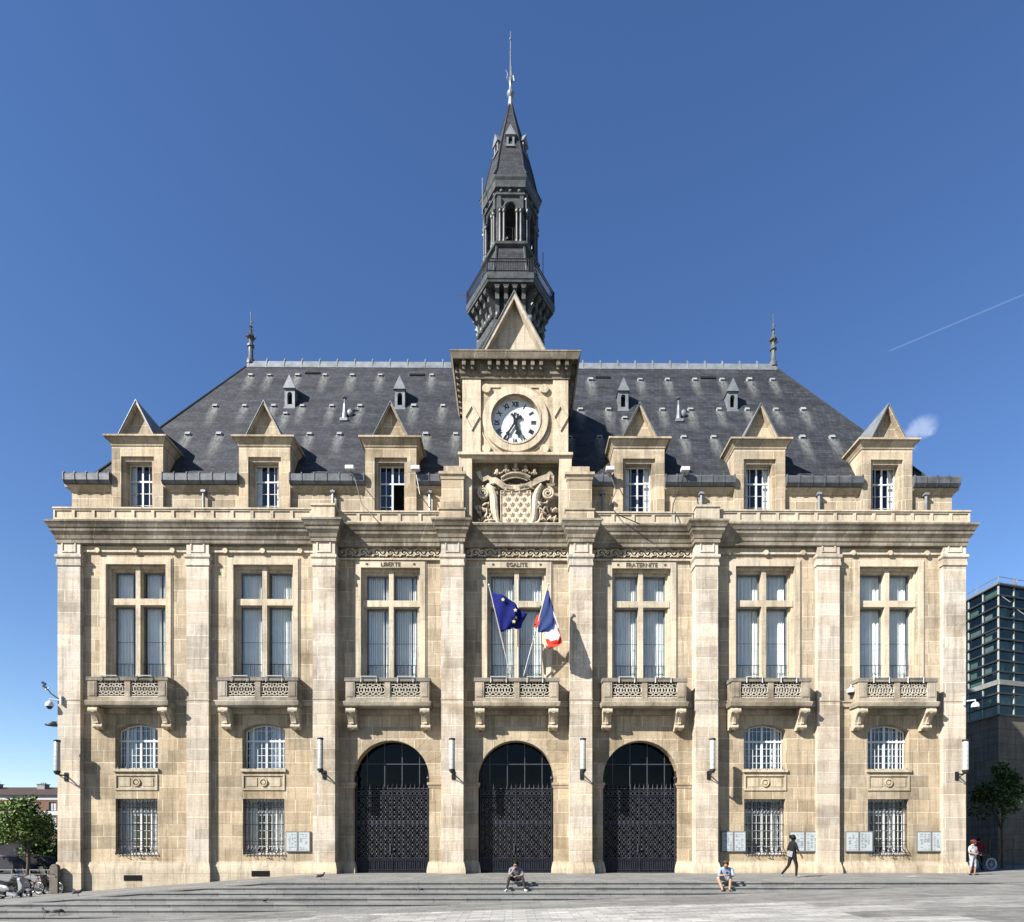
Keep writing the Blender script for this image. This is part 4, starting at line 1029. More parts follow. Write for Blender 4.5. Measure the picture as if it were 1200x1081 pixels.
# lantern
m.lathe([(rd*.98, zz_-.22), (rr_, zz_-.12), (rr_*1.02, zz_), (rr_*.9, zz_+.05)], SX, SY, 6)
zl1 = hx(17.2, 229)[1]
rl_ = 1.50; apl = rl_*.866
for f in range(6):
    m.M = Matrix.Translation((SX, SY, 0)) @ Matrix.Rotation(f*PI/3, 4, 'Z') @ Matrix.Translation((0, -apl, 0))
    h = rl_/2; za_ = zl1-.55
    m.wall(-h, h, zz_, zl1, 0, [(-.33, .33, zz_-.1, za_-.33+.2, .33)], .30)
    m.wall(-h, h, zz_, zl1, .30, [(-.33, .33, zz_-.1, za_-.33+.2, .33)], .01)
    for s in (-1, 1):
        for xx in (.36, .58):
            m.lathe([(.10, zz_), (.10, zz_+.12), (.075, zz_+.16), (.065, za_-.45), (.11, za_-.38), (.11, za_-.26)], s*xx, -.10, 8)
        m.box(*sorted((s*.28, s*.70)), -.2, 0, za_-.26, za_-.14)
        m.box(*sorted((s*.52, s*.72)), -.13, 0, za_-.14, zl1-.05)
    m.tube([(.37*math.cos(a), -.06, za_-.13+.37*math.sin(a)) for a in [PI*k/12 for k in range(13)]], .05, 5)
m.M = None
# entablature
re_, ze = hx(18.8, 204.5)
m.lathe([(rl_*.98, zl1-.05), (rl_*1.0, zl1+.02), (rl_*1.08, zl1+.06), (rl_*1.08, zl1+.16), (rl_*.99, zl1+.18), (rl_*.99, zl1+.42), (rl_*1.10, zl1+.46), (rl_*1.10, zl1+.58), (rl_*1.13, ze-.24), (re_, ze-.12), (re_*1.01, ze), (re_*.95, ze+.02)], SX, SY, 6)
for f in range(6):
    m.M = Matrix.Translation((SX, SY, 0)) @ Matrix.Rotation(f*PI/3, 4, 'Z')
    for t in (-.5, 0, .5): m.ell((t, -rl_*.99*.866-.04, zl1+.31), .12, .09, .09, 8, 5)
m.M = None
lan = m.build('lantern', LEADM, HALL)
m = MB()
for f in range(6):
    m.M = Matrix.Translation((SX, SY, 0)) @ Matrix.Rotation(f*PI/3, 4, 'Z')
    for t in (-.24, -.12, 0, .12, .24): m.tube([(t, -apl+.1, zz_+.02), (t, -apl+.1, zz_+1.0)], .013, 4)
    for z in (zz_+.5, zz_+1.0): m.tube([(-.33, -apl+.1, z), (.33, -apl+.1, z)], .015, 4)
m.M = None; m.build('lantern_railing', IRON, lan)
m = MB(); m.lathe([(.05, zz_), (.35, zz_+1.25), (.33, zz_+1.4), (.22, zz_+1.85), (.1, zz_+2.0), (.03, zz_+2.1)][1:], SX, SY, 14); m.build('bell', LEADD, lan, smooth=True)
m = MB(); m.lathe([(.25, zz_-.5), (.25, zl1)], SX, SY+.0, 8) if False else None
# spire roof
sp = [(re_*.99, ze+.02), (1.50, ze+.55), (1.29, 39.97), (1.05, 40.85), (.775, 41.8), (.40, 43.0), (.09, 44.15)]
m = MB(); m.lathe(sp, SX, SY, 6); sro = m.build('spire_roof', SLATE, HALL)
m = MB()
for k in range(6): c, s = math.cos(k*PI/3), math.sin(k*PI/3); m.tube([(SX+r*1.01*c, SY+r*1.01*s, z) for r, z in sp], [.06, .05, .045, .04, .035, .03, .03], 5)
m.build('hip_roll', LEADD, sro)
m = MB(); m.M = None
def lucm():
    m = MB(); m.wall(-.22, .22, 0, .62, 0, [(-.11, .11, .12, .42, .14)], .14); m.prism([(-.30, .60), (.30, .60), (0, 1.18)], -.07, .9)
    m.add([(-.22, 0, 0), (-.22, 0, .62), (-.22, .9, .62), (-.22, .6, 0)], [(0, 1, 2, 3)]); m.add([(.22, 0, 0), (.22, 0, .62), (.22, .9, .62), (.22, .6, 0)], [(0, 1, 2, 3)])
    m.box(-.26, .26, -.08, .05, -.07, .0); m.add([(-.12, .12, .1), (.12, .12, .1), (.12, .12, .6), (-.12, .12, .6)], [(0, 1, 2, 3)], 1); return m
zlu = Z(175, 6.2); lu0 = None
for f in range(6):
    if f == 3: continue
    mt = Matrix.Translation((SX, SY, zlu)) @ Matrix.Rotation(f*PI/3, 4, 'Z') @ Matrix.Translation((0, -.96, 0))
    if lu0 is None: lu0 = lucm().build('spire_lucarne', [ZINC, BLACKH], sro); o = lu0
    else: o = lu0.copy(); COL.objects.link(o)
    o.matrix_local = mt
m = MB()
m.lathe([(.12, 44.0), (.15, 44.15), (.11, 44.5), (.20, 44.62), (.22, 44.75), (.10, 44.95), (.07, 45.3), (.12, 45.42), (.05, 45.55)], SX, SY, 8)
m.tube([(SX, SY, 45.5), (SX, SY, 46.9), (SX, SY, 48.35)], [.045, .035, .02], 6); m.ell((SX, SY, 47.9), .07, .07, .07); m.ell((SX, SY, 47.1), .05, .05, .05)
for a in range(4):
    c, s = math.cos(a*PI/2+.3), math.sin(a*PI/2+.3); m.tube([(SX, SY, 45.35), (SX+.22*c, SY+.22*s, 45.55), (SX+.16*c, SY+.16*s, 45.85), (SX+.28*c, SY+.28*s, 46.)], .03, 4)
m.build('spire_finial', ZINC, sro, smooth=True)
m = MB()
for px, p0, p1, y in ((565.5, 252, 209, 6.2), (636.5, 322, 296, 7), (567, 300, 262, 6.4)):
    x = X(px, y); m.tube([(x, y, Z(p0, y)), (x, y, Z(p1, y))], .03, 5); m.tube([(x, y, Z(p0, y)+.1), (SX+(x-SX)*.85, SY+(y-SY)*.85, Z(p0, y)+.1)], .02, 4)
m.tube([(X(534, 7), 7, Z(346, 7)), (X(556, 7), 7, Z(346, 7))], .03, 4); m.tube([(X(640, 7), 7, Z(349, 7)), (X(650, 7), 7, Z(350, 7))], .03, 4)
m.build('antenna_rod', STEEL, HALL)

# ---- floodlights on the gutters with hanging cable (fixed to the hall)
for px, cbl in ((410, [(416, 562), (424, 592), (440, 606)]), (487, [(492, 580), (505, 598), (518, 612)]), (715, [(722, 575), (714, 592), (722, 603), (748, 614)]), (803, [(798, 568), (789, 590), (785, 600)])):
    x = X(px, .3); m = MB(); m.box(x-.2, x+.2, .18, .42, zg1+.02, zg1+.2); m.tube([(x, .5, zg1-.1), (x, .35, zg1+.1)], .03, 5)
    o = m.build('floodlight', WHITE, HALL, bevel=.03)
    q = MB(); q.tube([(x, .4, zg1)]+[(X(a, .1), .1 if b < 600 else -.4, Z(b, .1 if b < 600 else -.4)) for a, b in cbl], .022, 5); q.build('cable', IRON, o)
# ================================================================ GROUND
def zw(x): return 0. if x > -9 else max(-1.25, -.075*(-9-x))
def zpl(x): return min(0.0, max(-1.40, -.59+.029*x))
def granite(name, c1, c2, bw, rh, mode, mort=(.10, .10, .10), var=.5, seed=0.):
    m, nt, b = newmat(name); c1, c2, mort = [tuple(x*.58 for x in q) for q in (c1, c2, mort)]; p = nd(nt, 'ShaderNodeSeparateXYZ', {0: pos(nt)})
    if mode == 'riser': v = nd(nt, 'ShaderNodeMath', {0: p.outputs[1], 1: .3, 2: .075}, operation='MULTIPLY_ADD').outputs[0]
    else: v = p.outputs[1]
    cb = nd(nt, 'ShaderNodeCombineXYZ', {0: p.outputs[0], 1: v})
    br = nd(nt, 'ShaderNodeTexBrick', {'Vector': cb.outputs[0], 'Color1': c4(c1), 'Color2': c4(c2), 'Mortar': c4(mort), 'Scale': 1., 'Mortar Size': .008, 'Mortar Smooth': .1, 'Brick Width': bw, 'Row Height': rh})
    br.offset = .37
    c = mul(nt, br.outputs[0], ramp(nt, noise_(nt, pos(nt), .5, 6, .7), [(.35, g(.82)), (.65, g(1.12))]), .8)
    c = mul(nt, c, ramp(nt, noise_(nt, pos(nt), 30, 4, .8), [(.3, g(.8)), (.7, g(1.15))]), .8)
    if mode == 'plaza':       # long bands of pale and darker slabs
        mp = nd(nt, 'ShaderNodeMapping', {0: cb.outputs[0]}); mp.inputs['Rotation'].default_value = (0, 0, R_(4)); mp.inputs['Location'].default_value = (3, 1.1, 0)
        b2 = nd(nt, 'ShaderNodeTexBrick', {'Vector': mp.outputs[0], 'Color1': c4(g(.50)), 'Color2': c4(g(1.45)), 'Mortar': c4(g(.9)), 'Scale': 1., 'Mortar Size': .0, 'Brick Width': 7.3, 'Row Height': 1.3}); b2.offset = .3
        c = mul(nt, c, b2.outputs[0], .75)
        b3 = nd(nt, 'ShaderNodeTexBrick', {'Vector': cb.outputs[0], 'Color1': c4(g(.8)), 'Color2': c4(g(1.25)), 'Mortar': c4(g(1)), 'Scale': 1., 'Mortar Size': .0, 'Brick Width': 2.1, 'Row Height': .33}); b3.offset = .61
        c = mul(nt, c, b3.outputs[0], .8)
    st = ramp(nt, noise_(nt, pos(nt, 1, 1, 1, (5, 3, 1)), 1.7, 8, .8), [(.50, g(1)), (.66, g(.62))]); c = mul(nt, c, st, .8)
    nt.links.new(c, b.inputs['Base Color']); b.inputs['Roughness'].default_value = .8; b.inputs['Specular IOR Level'].default_value = .12
    h = nd(nt, 'ShaderNodeMath', {0: noise_(nt, pos(nt), 25, 4, .8), 1: br.outputs['Fac']}, operation='SUBTRACT')
    nt.links.new(nd(nt, 'ShaderNodeBump', {'Height': h.outputs[0], 'Strength': .25, 'Distance': .01}).outputs[0], b.inputs['Normal'])
    return m
PAVE = granite('pavement_granite', (.31, .305, .285), (.22, .222, .215), .9, .45, 'flat')
RISE = granite('step_granite', (.28, .28, .27), (.20, .205, .205), 1.15, .15, 'riser')
PLAZ = granite('plaza_granite', (.42, .415, .39), (.30, .30, .29), .62, .31, 'plaza')
ASPH = plain('asphalt', (.06, .06, .062), .85, 0, .2, 4)
Y0 = -6.5; ST = .5; NK = 8
xs = [-60+.5*k for k in range(241)]
def strip(m, ya, yb, fn, mi=0, XS=xs):
    n = len(XS); m.add([(x, y, fn(x)) for y in (ya, yb) for x in XS], [(k, k+1, n+k+1, n+k) for k in range(n-1)], mi)
XF = [-900, -400, -150, -60, -40, -30, -26, -25.7, -23, -21, -19, -17, -15, -13, -11, -9, 0, 20, 60, 150, 400, 900]
m = MB(); strip(m, Y0, 26, zw, 0, XF); struct(m.build('pavement', PAVE))
m = MB(); strip(m, 26, 900, lambda x: zw(x)-.02, 0, XF); struct(m.build('street', ASPH))
hk = lambda k: (lambda x: max(min(-.15*k, zw(x)), zpl(x)))
m = MB()
for k in range(1, NK+1): strip(m, Y0-ST*k, Y0-ST*(k-1)+.05, hk(k), 0)
fns = [zw]+[hk(k) for k in range(1, NK+1)]+[zpl]
for k in range(NK+1):
    y = Y0-ST*k; n = len(xs); lo_ = lambda x: min(fns[k](x), fns[k+1](x)); hi_ = lambda x: max(lo_(x), fns[k](x)-.045)
    V = [(x, y, fns[k](x)) for x in xs]+[(x, y, hi_(x)) for x in xs]+[(x, y+.04, hi_(x)) for x in xs]+[(x, y+.04, lo_(x)-.01) for x in xs]
    fs = [(q*n+a, q*n+a+1, q*n+n+a+1, q*n+n+a) for a in range(n-1) for q in range(3) if fns[k](xs[a])-fns[k+1](xs[a]) > .001 or fns[k](xs[a+1])-fns[k+1](xs[a+1]) > .001]
    m.add(V, fs, 1)
struct(m.build('steps', [PAVE, RISE], merge=False, nrm=False))
XP = [-900, -400, -100]+[-60+5*k for k in range(25)]+[100, 400, 900]
m = MB(); strip(m, -120, Y0-ST*NK+.05, lambda x: zpl(x)-.003, 0, XP); struct(m.build('plaza', PLAZ))

# ================================================================ THINGS ON THE HALL
def lamp(m):
    m.lathe([(.10, 0), (.125, .02), (.125, 1.32), (.10, 1.35)], 0, 0, 16); return m
LZ = Z(904, -.6, 67)
LMP = [((X(67, -.6)), YP, 869.5, 904, 'pale cylindrical wall lamp on the leftmost corner pilaster', 67), (X(375.5, -.85), YC, 867, 901.5, 'pale cylindrical wall lamp on the pilaster just left of the left arch', 375),
       (X(529.8, -.85), YC, 869, 902, 'pale cylindrical wall lamp on the pilaster between the left and middle arches', 530), (X(683.3, -.85), YC, 869, 902, 'pale cylindrical wall lamp on the pilaster between the middle and right arches', 683),
       (X(835, -.85), YC, 868, 902, 'pale cylindrical wall lamp on the pilaster just right of the right arch', 835), (X(1131.5, -.6), YP, 870.5, 903, 'pale cylindrical wall lamp on the rightmost corner pilaster', 1131)]
l0 = None
for x, yp, a, b, lab, px in LMP:
    z0 = Z(b, yp-.6, px)
    if l0 is None:
        l0 = thing('wall_lamp', lab, 'wall lamp', (x, yp-.6, z0), 0, 'tall cylindrical lamps along the facade')
        lamp(MB()).build('lamp_diffuser', OPAL, l0, smooth=True)
        m = MB(); m.lathe([(.14, 1.34), (.145, 1.36), (.14, 1.42), (.05, 1.44)], 0, 0, 16); m.lathe([(.06, -.16), (.14, -.06), (.14, .02)], 0, 0, 12)
        m.v, m.f, m.m = m.v[:64], m.f[:50], m.m[:50]
        m.build('lamp_cap', LEADD, l0, smooth=True)
        m = MB(); m.lathe([(.06, -.16), (.14, -.06), (.14, .02)], 0, 0, 12); m.build('lamp_base', LEADD, l0, smooth=True)
        for k in range(5): m = MB(); m.tube([(.126*math.cos(a_), .126*math.sin(a_), .22+.22*k) for a_ in [2*PI*q/16 for q in range(16)]], .006, 4, closed=True); m.build('lamp_band', STEEL, l0)
        m = MB(); m.tube([(0, 0, -.1), (0, .25, -.16), (0, .6, -.12)], .035, 6); m.tube([(0, 0, -.13), (0, .6, -.34)], .02, 5); m.box(-.08, .08, .56, .6, -.4, 0); m.build('lamp_bracket', IRON, l0)
    else:
        q = copy_tree(l0, (x, yp-.6, z0)); q['label'] = lab
# notice boards
def board(x0, x1, y, za, zb, lab, seed):
    t = thing('notice_board', lab, 'notice board', ((x0+x1)/2, y, za), 0, 'glazed notice boards on the ground floor wall')
    w = (x1-x0)/2; h = zb-za; m = MB(); m.box(-w, w, -.09, 0, 0, h)
    m.build('case', plain('grey_case', (.19, .19, .18), .5), t, bevel=.008)
    rnd = random.Random(seed)
    for s in (-1, 1):
        p = MB(); p.box(*sorted((s*.05, s*(w-.04))), -.1, -.09, .05, h-.05, 0)
        for k in range(9):
            for c in range(3):
                if rnd.random() < .75:
                    xx = .09+(w-.2)*c/3; p.box(*sorted((s*xx, s*(xx+(w-.25)/3*rnd.uniform(.5, 1)))), -.103, -.10, .1+(h-.2)*k/9, .1+(h-.2)*k/9+rnd.uniform(.02, .08), 1)
        p.build('paper_panel', [PAPER, plain('grey_print', (.27, .31, .32), .8)], t)
bd = [(335, 364, 'notice board left of the left arch, in the second window bay'), (845, 874, 'notice board half in shadow, just right of the right arch'), (925, 961, 'notice board right behind the walking woman in black'),
      (990.5, 1022.5, 'notice board left of the last barred window on the right'), (1074, 1108, 'notice board nearest the right corner of the town hall')]
for k, (a, b, lab) in enumerate(bd):
    board(X(a, YS-.05), X(b, YS-.05), YS, Z(998.5, YS, a)-(-.0), Z(974.5, YS, a), lab, k)

# flags -----------------------------------------------------------------
def flagmat(name, c, var=.05):
    m = plain(name, c, .8, 0, var, 2., spec=.08); return m
BLUE = flagmat('flag_blue', (.012, .018, .15)); NAVY = flagmat('flag_navy', (.03, .05, .16)); FWH = flagmat('flag_white', (.72, .68, .72)); FRED = flagmat('flag_red', (.62, .05, .03)); STAR = flagmat('flag_star', (.80, .72, .38))
POLE = plain('pole_paint', (.55, .56, .55), .4)
def cloth(pts_grid):
    return pts_grid
def flag(name, lab, base, top, rows, colours, nm):
    """rows: per station down the pole (hoist), list of photo points across; built at given depths"""
    t = thing(name, lab, 'flag', base)
    B = Vector(base); m = MB(); m.tube([(0, 0, 0), tuple(Vector(top)-B)], .028, 8); m.ell(tuple(Vector(top)-B), .05, .05, .06); m.build('flag_pole', POLE, t, smooth=True)
    c = MB(); nr, nc = len(rows), len(rows[0])
    V = []
    for r in rows:
        for (px, py, y) in r:
            V.append(Vector((X(px, y), y, Z(py, y, px)))-B)
    # bilinear refinement
    K = 4; G = []
    for i in range((nr-1)*K+1):
        a, fa = divmod(i, K); 
        if a == nr-1: a, fa = nr-2, K
        row = []
        for j in range((nc-1)*K+1):
            b, fb = divmod(j, K)
            if b == nc-1: b, fb = nc-2, K
            u, v = fa/K, fb/K
            p = (V[a*nc+b]*(1-u)+V[(a+1)*nc+b]*u)*(1-v)+(V[a*nc+b+1]*(1-u)+V[(a+1)*nc+b+1]*u)*v
            row.append(p+Vector((0, .05*math.sin(j*1.1+i*.35), .0)))
        G.append(row)
    R, Cn = len(G), len(G[0])
    fs = []; 
    for i in range(R-1):
        for j in range(Cn-1):
            c.add([G[i][j], G[i][j+1], G[i+1][j+1], G[i+1][j]], [(0, 1, 2, 3)], colours((j+.5)/(Cn-1), (i+.5)/(R-1)))
    o = c.build('flag_cloth', nm, t, smooth=True)
    sd = o.modifiers.new('s', 'SOLIDIFY'); sd.thickness = .012; sd.offset = 0
    return t, G
yb_ = -.05
bE = (X(599, yb_), yb_, Z(795, yb_)); tE = (X(573, -1.1), -1.1, Z(686, -1.1))
t, G = flag('european_flag', 'dark blue flag with pale stars on a slanting pole over the middle balcony', bE, tE,
     [[(575.5, 694, -1.05), (588, 697, -1.2), (603, 706, -1.1), (606.5, 712, -.95), (618, 720, -1.0)],
      [(577.5, 703, -1.0), (590, 706, -1.15), (604, 716, -1.15), (609, 722, -.9), (617, 722, -.95)],
      [(580.5, 716, -.9), (592, 718, -1.1), (603, 723, -1.1), (608, 727, -.85), (612, 730, -.9)],
      [(583.5, 728, -.8), (592, 729, -.95), (602, 731, -1.0), (606.5, 731, -.85), (611, 736, -.9)],
      [(587, 741, -.72), (592, 739.5, -.8), (599, 737, -.85), (602, 736, -.8), (607, 738, -.85)]], lambda u, v: 0, [BLUE])
sm_ = MB()
for (u, v) in ((.30, .22), (.52, .30), (.62, .50), (.50, .72), (.30, .84)):
    i, j = int(v*(len(G)-1)), int(u*(len(G[0])-1)); p = G[i][j]; r0 = .10
    P = []
    for k in range(10): a = PI/2+k*PI/5; r_ = r0 if k % 2 == 0 else r0*.42; P.append((p.x+r_*math.cos(a), p.y-.05, p.z+r_*math.sin(a)))
    if v < .8 and u > .25: sm_.add([(p.x, p.y-.06, p.z)]+P, [(0, k+1, (k+1) % 10+1) for k in range(10)])
so = sm_.build('star', STAR, t)
bF = (X(613, yb_), yb_, Z(795, yb_)); tF = (X(642.5, -1.15), -1.15, Z(685, -1.15))
tf_, Gf = flag('french_flag', 'blue, white and red striped flag drooping from the right pole of the middle balcony', bF, tF,
     [[(641.5, 691, -1.12), (643, 693, -1.15), (644, 698, -1.2), (645, 704, -1.25), (646.5, 712, -1.3), (648, 722, -1.3), (650, 728, -1.3)],
      [(638.5, 702, -1.05), (643, 705, -1.2), (648, 713, -1.25), (652, 725, -1.3), (655, 736, -1.35), (657, 746, -1.35), (659, 753, -1.35)],
      [(635.5, 715, -.95), (641, 721, -1.1), (647, 731, -1.15), (650, 738, -1.2), (652, 746, -1.3), (654, 753, -1.3), (655, 757, -1.25)],
      [(632.5, 728, -.87), (637, 733, -1.0), (641, 739, -1.05), (643.5, 743, -1.1), (645, 749, -1.1), (647, 755, -1.15), (649, 759, -1.15)],
      [(630, 740, -.78), (633, 741.5, -.85), (636, 741, -.9), (637.5, 742, -.9), (639, 747, -.95), (641, 754, -1.0), (643, 761, -1.0)]],
     lambda u, v: 0 if (u < .38+.22*(1-v) or v < .06) else (2 if u > .83-.12*v else 1), [NAVY, FWH, FRED])
m = MB(); m.add([Vector((X(a, -.8), -.8+q, Z(b, -.8)))-Vector(bF) for a, b, q in ((635, 718, 0), (629, 721, .1), (625, 735, .15), (632, 732, 0))], [(0, 1, 2, 3)]); ff = m.build('flag_fold', FRED, tf_); sd = ff.modifiers.new('s', 'SOLIDIFY'); sd.thickness = .012
m = MB(); m.tube([(0, 0, 0), (0, -.02, Z(679, -.3)-Z(795, -.3))], .03, 8); o = m.build('bare_flagpole', POLE, None, smooth=True, loc=(X(607, -.3), -.25, Z(795, -.3)))
tag(o, 'bare upright pale pole standing between the two flags on the middle balcony', 'flagpole')

# cameras
def camera(px, py, y, s, lab):
    t = thing('security_camera', lab, 'security camera', (X(px, y), y, Z(py, y, px)))
    m = MB(); m.lathe([(.17, .0), (.18, .08), (.12, .2), (.05, .24)], 0, 0, 14); m.build('camera_housing', WHITE, t, smooth=True)
    m = MB(); m.ell((0, 0, -.0), .13, .13, .14, 12, 8); m.build('camera_dome', IRON, t, smooth=True)
    m = MB(); m.tube([(0, 0, .2), (0, .0, .34), (s*.45, .15, .30)], .035, 6); m.box(*sorted((s*.45, s*.52)), .02, .3, .1, .5); m.build('camera_arm', WHITE, t)
camera(58, 828, -.15, 1, 'white dome camera on an arm at the left corner of the facade')
camera(1143, 829, -.1, -1, 'white camera on an arm at the right corner of the facade')
camera(997, 812, -.05, 1, 'white camera mounted left of the rightmost balcony')
t = thing('aerial', 'small dark aerial on a slanting arm at the left corner of the facade', 'aerial', (X(68, -.05), -.05, Z(819, 0, 66)))
m = MB(); m.tube([(0, 0, 0), (-.25, -.1, .2), (-.5, -.1, .52)], .025, 5); m.build('arm', IRON, t)
m = MB(); m.tube([(-.42, -.1, .42), (-.62, -.1, .56)], .05, 6); m.tube([(-.5, -.1, .62), (-.66, -.1, .72)], .06, 6); m.tube([(-.35, -.1, .45), (-.5, -.1, .38)], .03, 5); m.build('antenna', IRON, t)
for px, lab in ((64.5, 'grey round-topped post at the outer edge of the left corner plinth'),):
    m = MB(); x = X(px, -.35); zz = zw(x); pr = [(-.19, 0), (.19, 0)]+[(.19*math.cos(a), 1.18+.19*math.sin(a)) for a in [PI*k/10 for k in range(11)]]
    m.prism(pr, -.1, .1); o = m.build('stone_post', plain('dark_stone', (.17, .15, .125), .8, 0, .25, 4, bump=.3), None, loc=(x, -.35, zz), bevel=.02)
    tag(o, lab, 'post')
# ================================================================ OTHER BUILDINGS
# glass and stone building on the right
GX, GY = X(1170, 12), 12.
zg0_, zg1_ = Z(838, 12, 1170), Z(685.5, 12, 1170)
t = thing('glass_building', 'modern building of green glass storeys over a grey stone base at the right edge', 'building', (GX, GY, 0))
Dv = Vector((1, .30)).normalized(); LR, LB = 22., 26.
c1 = (Dv.x*LR, Dv.y*LR)
GSTONE = stone('grey_base_stone', (.20, .185, .155), (.165, .15, .125), (.13, .12, .1), bw=1.1, rh=.5, amt=.7)
FLOORM = plain('floor_plate', (.12, .125, .12), .7); BLIND = plain('pale_blind', (.30, .32, .30), .9)
GGL = glassm('green_glass', (.55, .66, .62), .02, gl=(.6, .68, .66))
m = MB(); base = [(0, 0), (c1[0], c1[1]), (c1[0], LB), (0, LB)]
def block(m, P, z0, z1, mi=0):
    n = len(P); m.add([(p[0], p[1], z) for z in (z0, z1) for p in P], [list(range(n-1, -1, -1)), list(range(n, 2*n))]+[(i, (i+1) % n, n+(i+1) % n, n+i) for i in range(n)], mi)
block(m, [(p[0]-.0, p[1]) for p in base], -1.5, zg0_-.05); m.build('stone_base', GSTONE, t)
ins = lambda d: [(d, d), (c1[0]-d, c1[1]+d), (c1[0]-d, LB-d), (d, LB-d)]
m = MB(); block(m, ins(3.2), zg0_, zg1_-.4); m.build('core_wall', plain('office_wall', (.22, .24, .23), .9, 0, .3, .6), t)
hB = zg1_-zg0_; nb = 12; rowh = hB/nb
m = MB()
for k in range(4): z = zg0_+hB*k/3; block(m, ins(.25), z-.05, z+.2 if k < 3 else z)
m.build('floor_plate', FLOORM, t)
# glazing: one pane mesh per face; mullions and transoms
def side(a, b, name='curtain_wall'):
    A, B = Vector(a), Vector(b); L = (B-A).length; d = (B-A)/L; nrm = Vector((d.y, -d.x))
    gm = MB(); gm.add([(A.x, A.y, zg0_), (B.x, B.y, zg0_), (B.x, B.y, zg1_), (A.x, A.y, zg1_)], [(0, 1, 2, 3)])
    f = MB(); f.M = Matrix.Translation((A.x, A.y, 0)) @ Matrix.Rotation(math.atan2(d.y, d.x), 4, 'Z')
    for k in range(nb+1):
        z = zg0_+hB*k/nb; th = .055 if k not in (3, ) else .16; f.box(-.05, L+.05, -.14, .04, z-th, z+th, 0 if k != 3 else 2)
    n = int(L/1.35)
    for k in range(n+1): f.box(L*k/n-.03, L*k/n+.03, -.05, .05, zg0_, zg1_, 1)
    f.M = None
    o = f.build(name, [plain('dark_transom', (.03, .034, .036), .4), plain('pale_mullion', (.42, .45, .45), .4), plain('grey_ledge', (.25, .26, .25), .6)], t); gm.build('glazing', GGL, o)
    bl = MB(); rnd = random.Random(int(L*10)); bl.M = Matrix.Translation((A.x, A.y, 0)) @ Matrix.Rotation(math.atan2(d.y, d.x), 4, 'Z')
    for k in range(n):
        for q in range(nb):
            if rnd.random() < .62: x0 = L*k/n+.05; x1 = L*(k+1)/n-.05; bl.box(x0, x1-(rnd.random()*.8), .10, .13, zg0_+rowh*q+.05, zg0_+rowh*(q+1)-rnd.random()*.3, rnd.choice((0, 1, 1, 2, 2)))
    for k, q in ((1, 9), (2, 10), (0, 10)):   # tilted open lights
        x0 = L*k/n+.1; bl.add([(x0, -.1, zg0_+rowh*(q+1)-.05), (x0+.12, -.1, zg0_+rowh*(q+1)-.05), (x0+.2, -.6, zg0_+rowh*q+.1), (x0+.05, -.6, zg0_+rowh*q+.1)], [(0, 1, 2, 3)], 0)
    bl.M = None; bl.build('blind', [BLIND, plain('green_blind', (.18, .25, .2), .9), plain('grey_blind', (.25, .27, .28), .9)], t)
side((0, LB), (0, 0)); side((0, 0), c1)
m = MB(); block(m, [(p[0]+o[0], p[1]+o[1]) for p, o in zip(base, ((-.15, -.15), (.15, -.15), (.15, .15), (-.15, .15)))], zg1_, zg1_+.14); m.build('roof_edge', STEEL, t)
m = MB()
for k in range(14):
    for a, b in (((0, 0), c1), ((0, 0), (0, LB))):
        x, y = a[0]+(b[0]-a[0])*k/13, a[1]+(b[1]-a[1])*k/13; m.tube([(x-.1, y, zg1_), (x+.4, y+.5, zg1_+.75)], .035, 4)
m.tube([(0.4, LB, zg1_+.75), (.4, .5, zg1_+.75), (c1[0], c1[1]+.5, zg1_+.75)], .03, 4)
for k in range(9): x, y = c1[0]*(k+.5)/9, c1[1]*(k+.5)/9; m.add([(x, y-.05, zg1_+.15), (x+.25, y-.05, zg1_+.15), (x+.7, y+.6, zg1_+.8), (x+.45, y+.6, zg1_+.8)], [(0, 1, 2, 3)])
m.build('roof_railing', STEEL, t)

# brick apartment house at the left
t = thing('brick_house', 'red brick house with white bands behind the leafy tree at the left edge', 'house', (-64, 60, -1.2))
BRK = stone('red_brick', (.20, .085, .055), (.16, .07, .045), (.24, .17, .13), bw=.25, rh=.09, amt=.4); WBAND = plain('white_render', (.62, .62, .62), .8, 0, .08); TILE = plain('brown_roof_tiles', (.085, .062, .052), .8, 0, .3, 3, bump=.5)
hx0, hx1 = -24., 10.; zf = lambda py: Z(py, 60, 30)+1.2
ops = []; win = []
for c in range(12):
    xx = hx0+1.6+c*2.75
    for (a, b) in ((950.5, 940), (968, 957)): ops.append((xx-.5, xx+.5, zf(a), zf(b), 0)); win.append((xx, zf(a), zf(b)))
m = MB(); m.wall(hx0, hx1, 0, zf(933), 0, ops, .3); m.box(hx0, hx0+.2, .3, 11, 0, zf(933)); m.box(hx1-.2, hx1, .3, 11, 0, zf(933)); m.box(hx0, hx1, 10.8, 11, 0, zf(933)); m.build('wall', BRK, t)
m = MB()
for a, b in ((937.5, 931.5), (955.5, 950.8), (975, 968.2)): m.box(hx0-.05, hx1+.05, -.06, 0.02, zf(a), zf(b))
m.build('band', WBAND, t)
w0 = None
for xx, a, b in win:
    q = MB(); q.box(-.5, .5, .2, .26, 0, b-a); f = MB(); 
    q2 = MB(); q2.box(-.5, -.06, .16, .2, .05, b-a-.05); q2.box(.06, .5, .16, .2, .05, b-a-.05)
    if w0 is None:
        w0 = q.build('window', plain('window_shade', (.07, .08, .09), .2), t, loc=(xx, 0, a)); q2.build('pane', plain('pale_shutter', (.55, .57, .6), .6), w0)
    else: copy_tree(w0, (xx, 0, a))
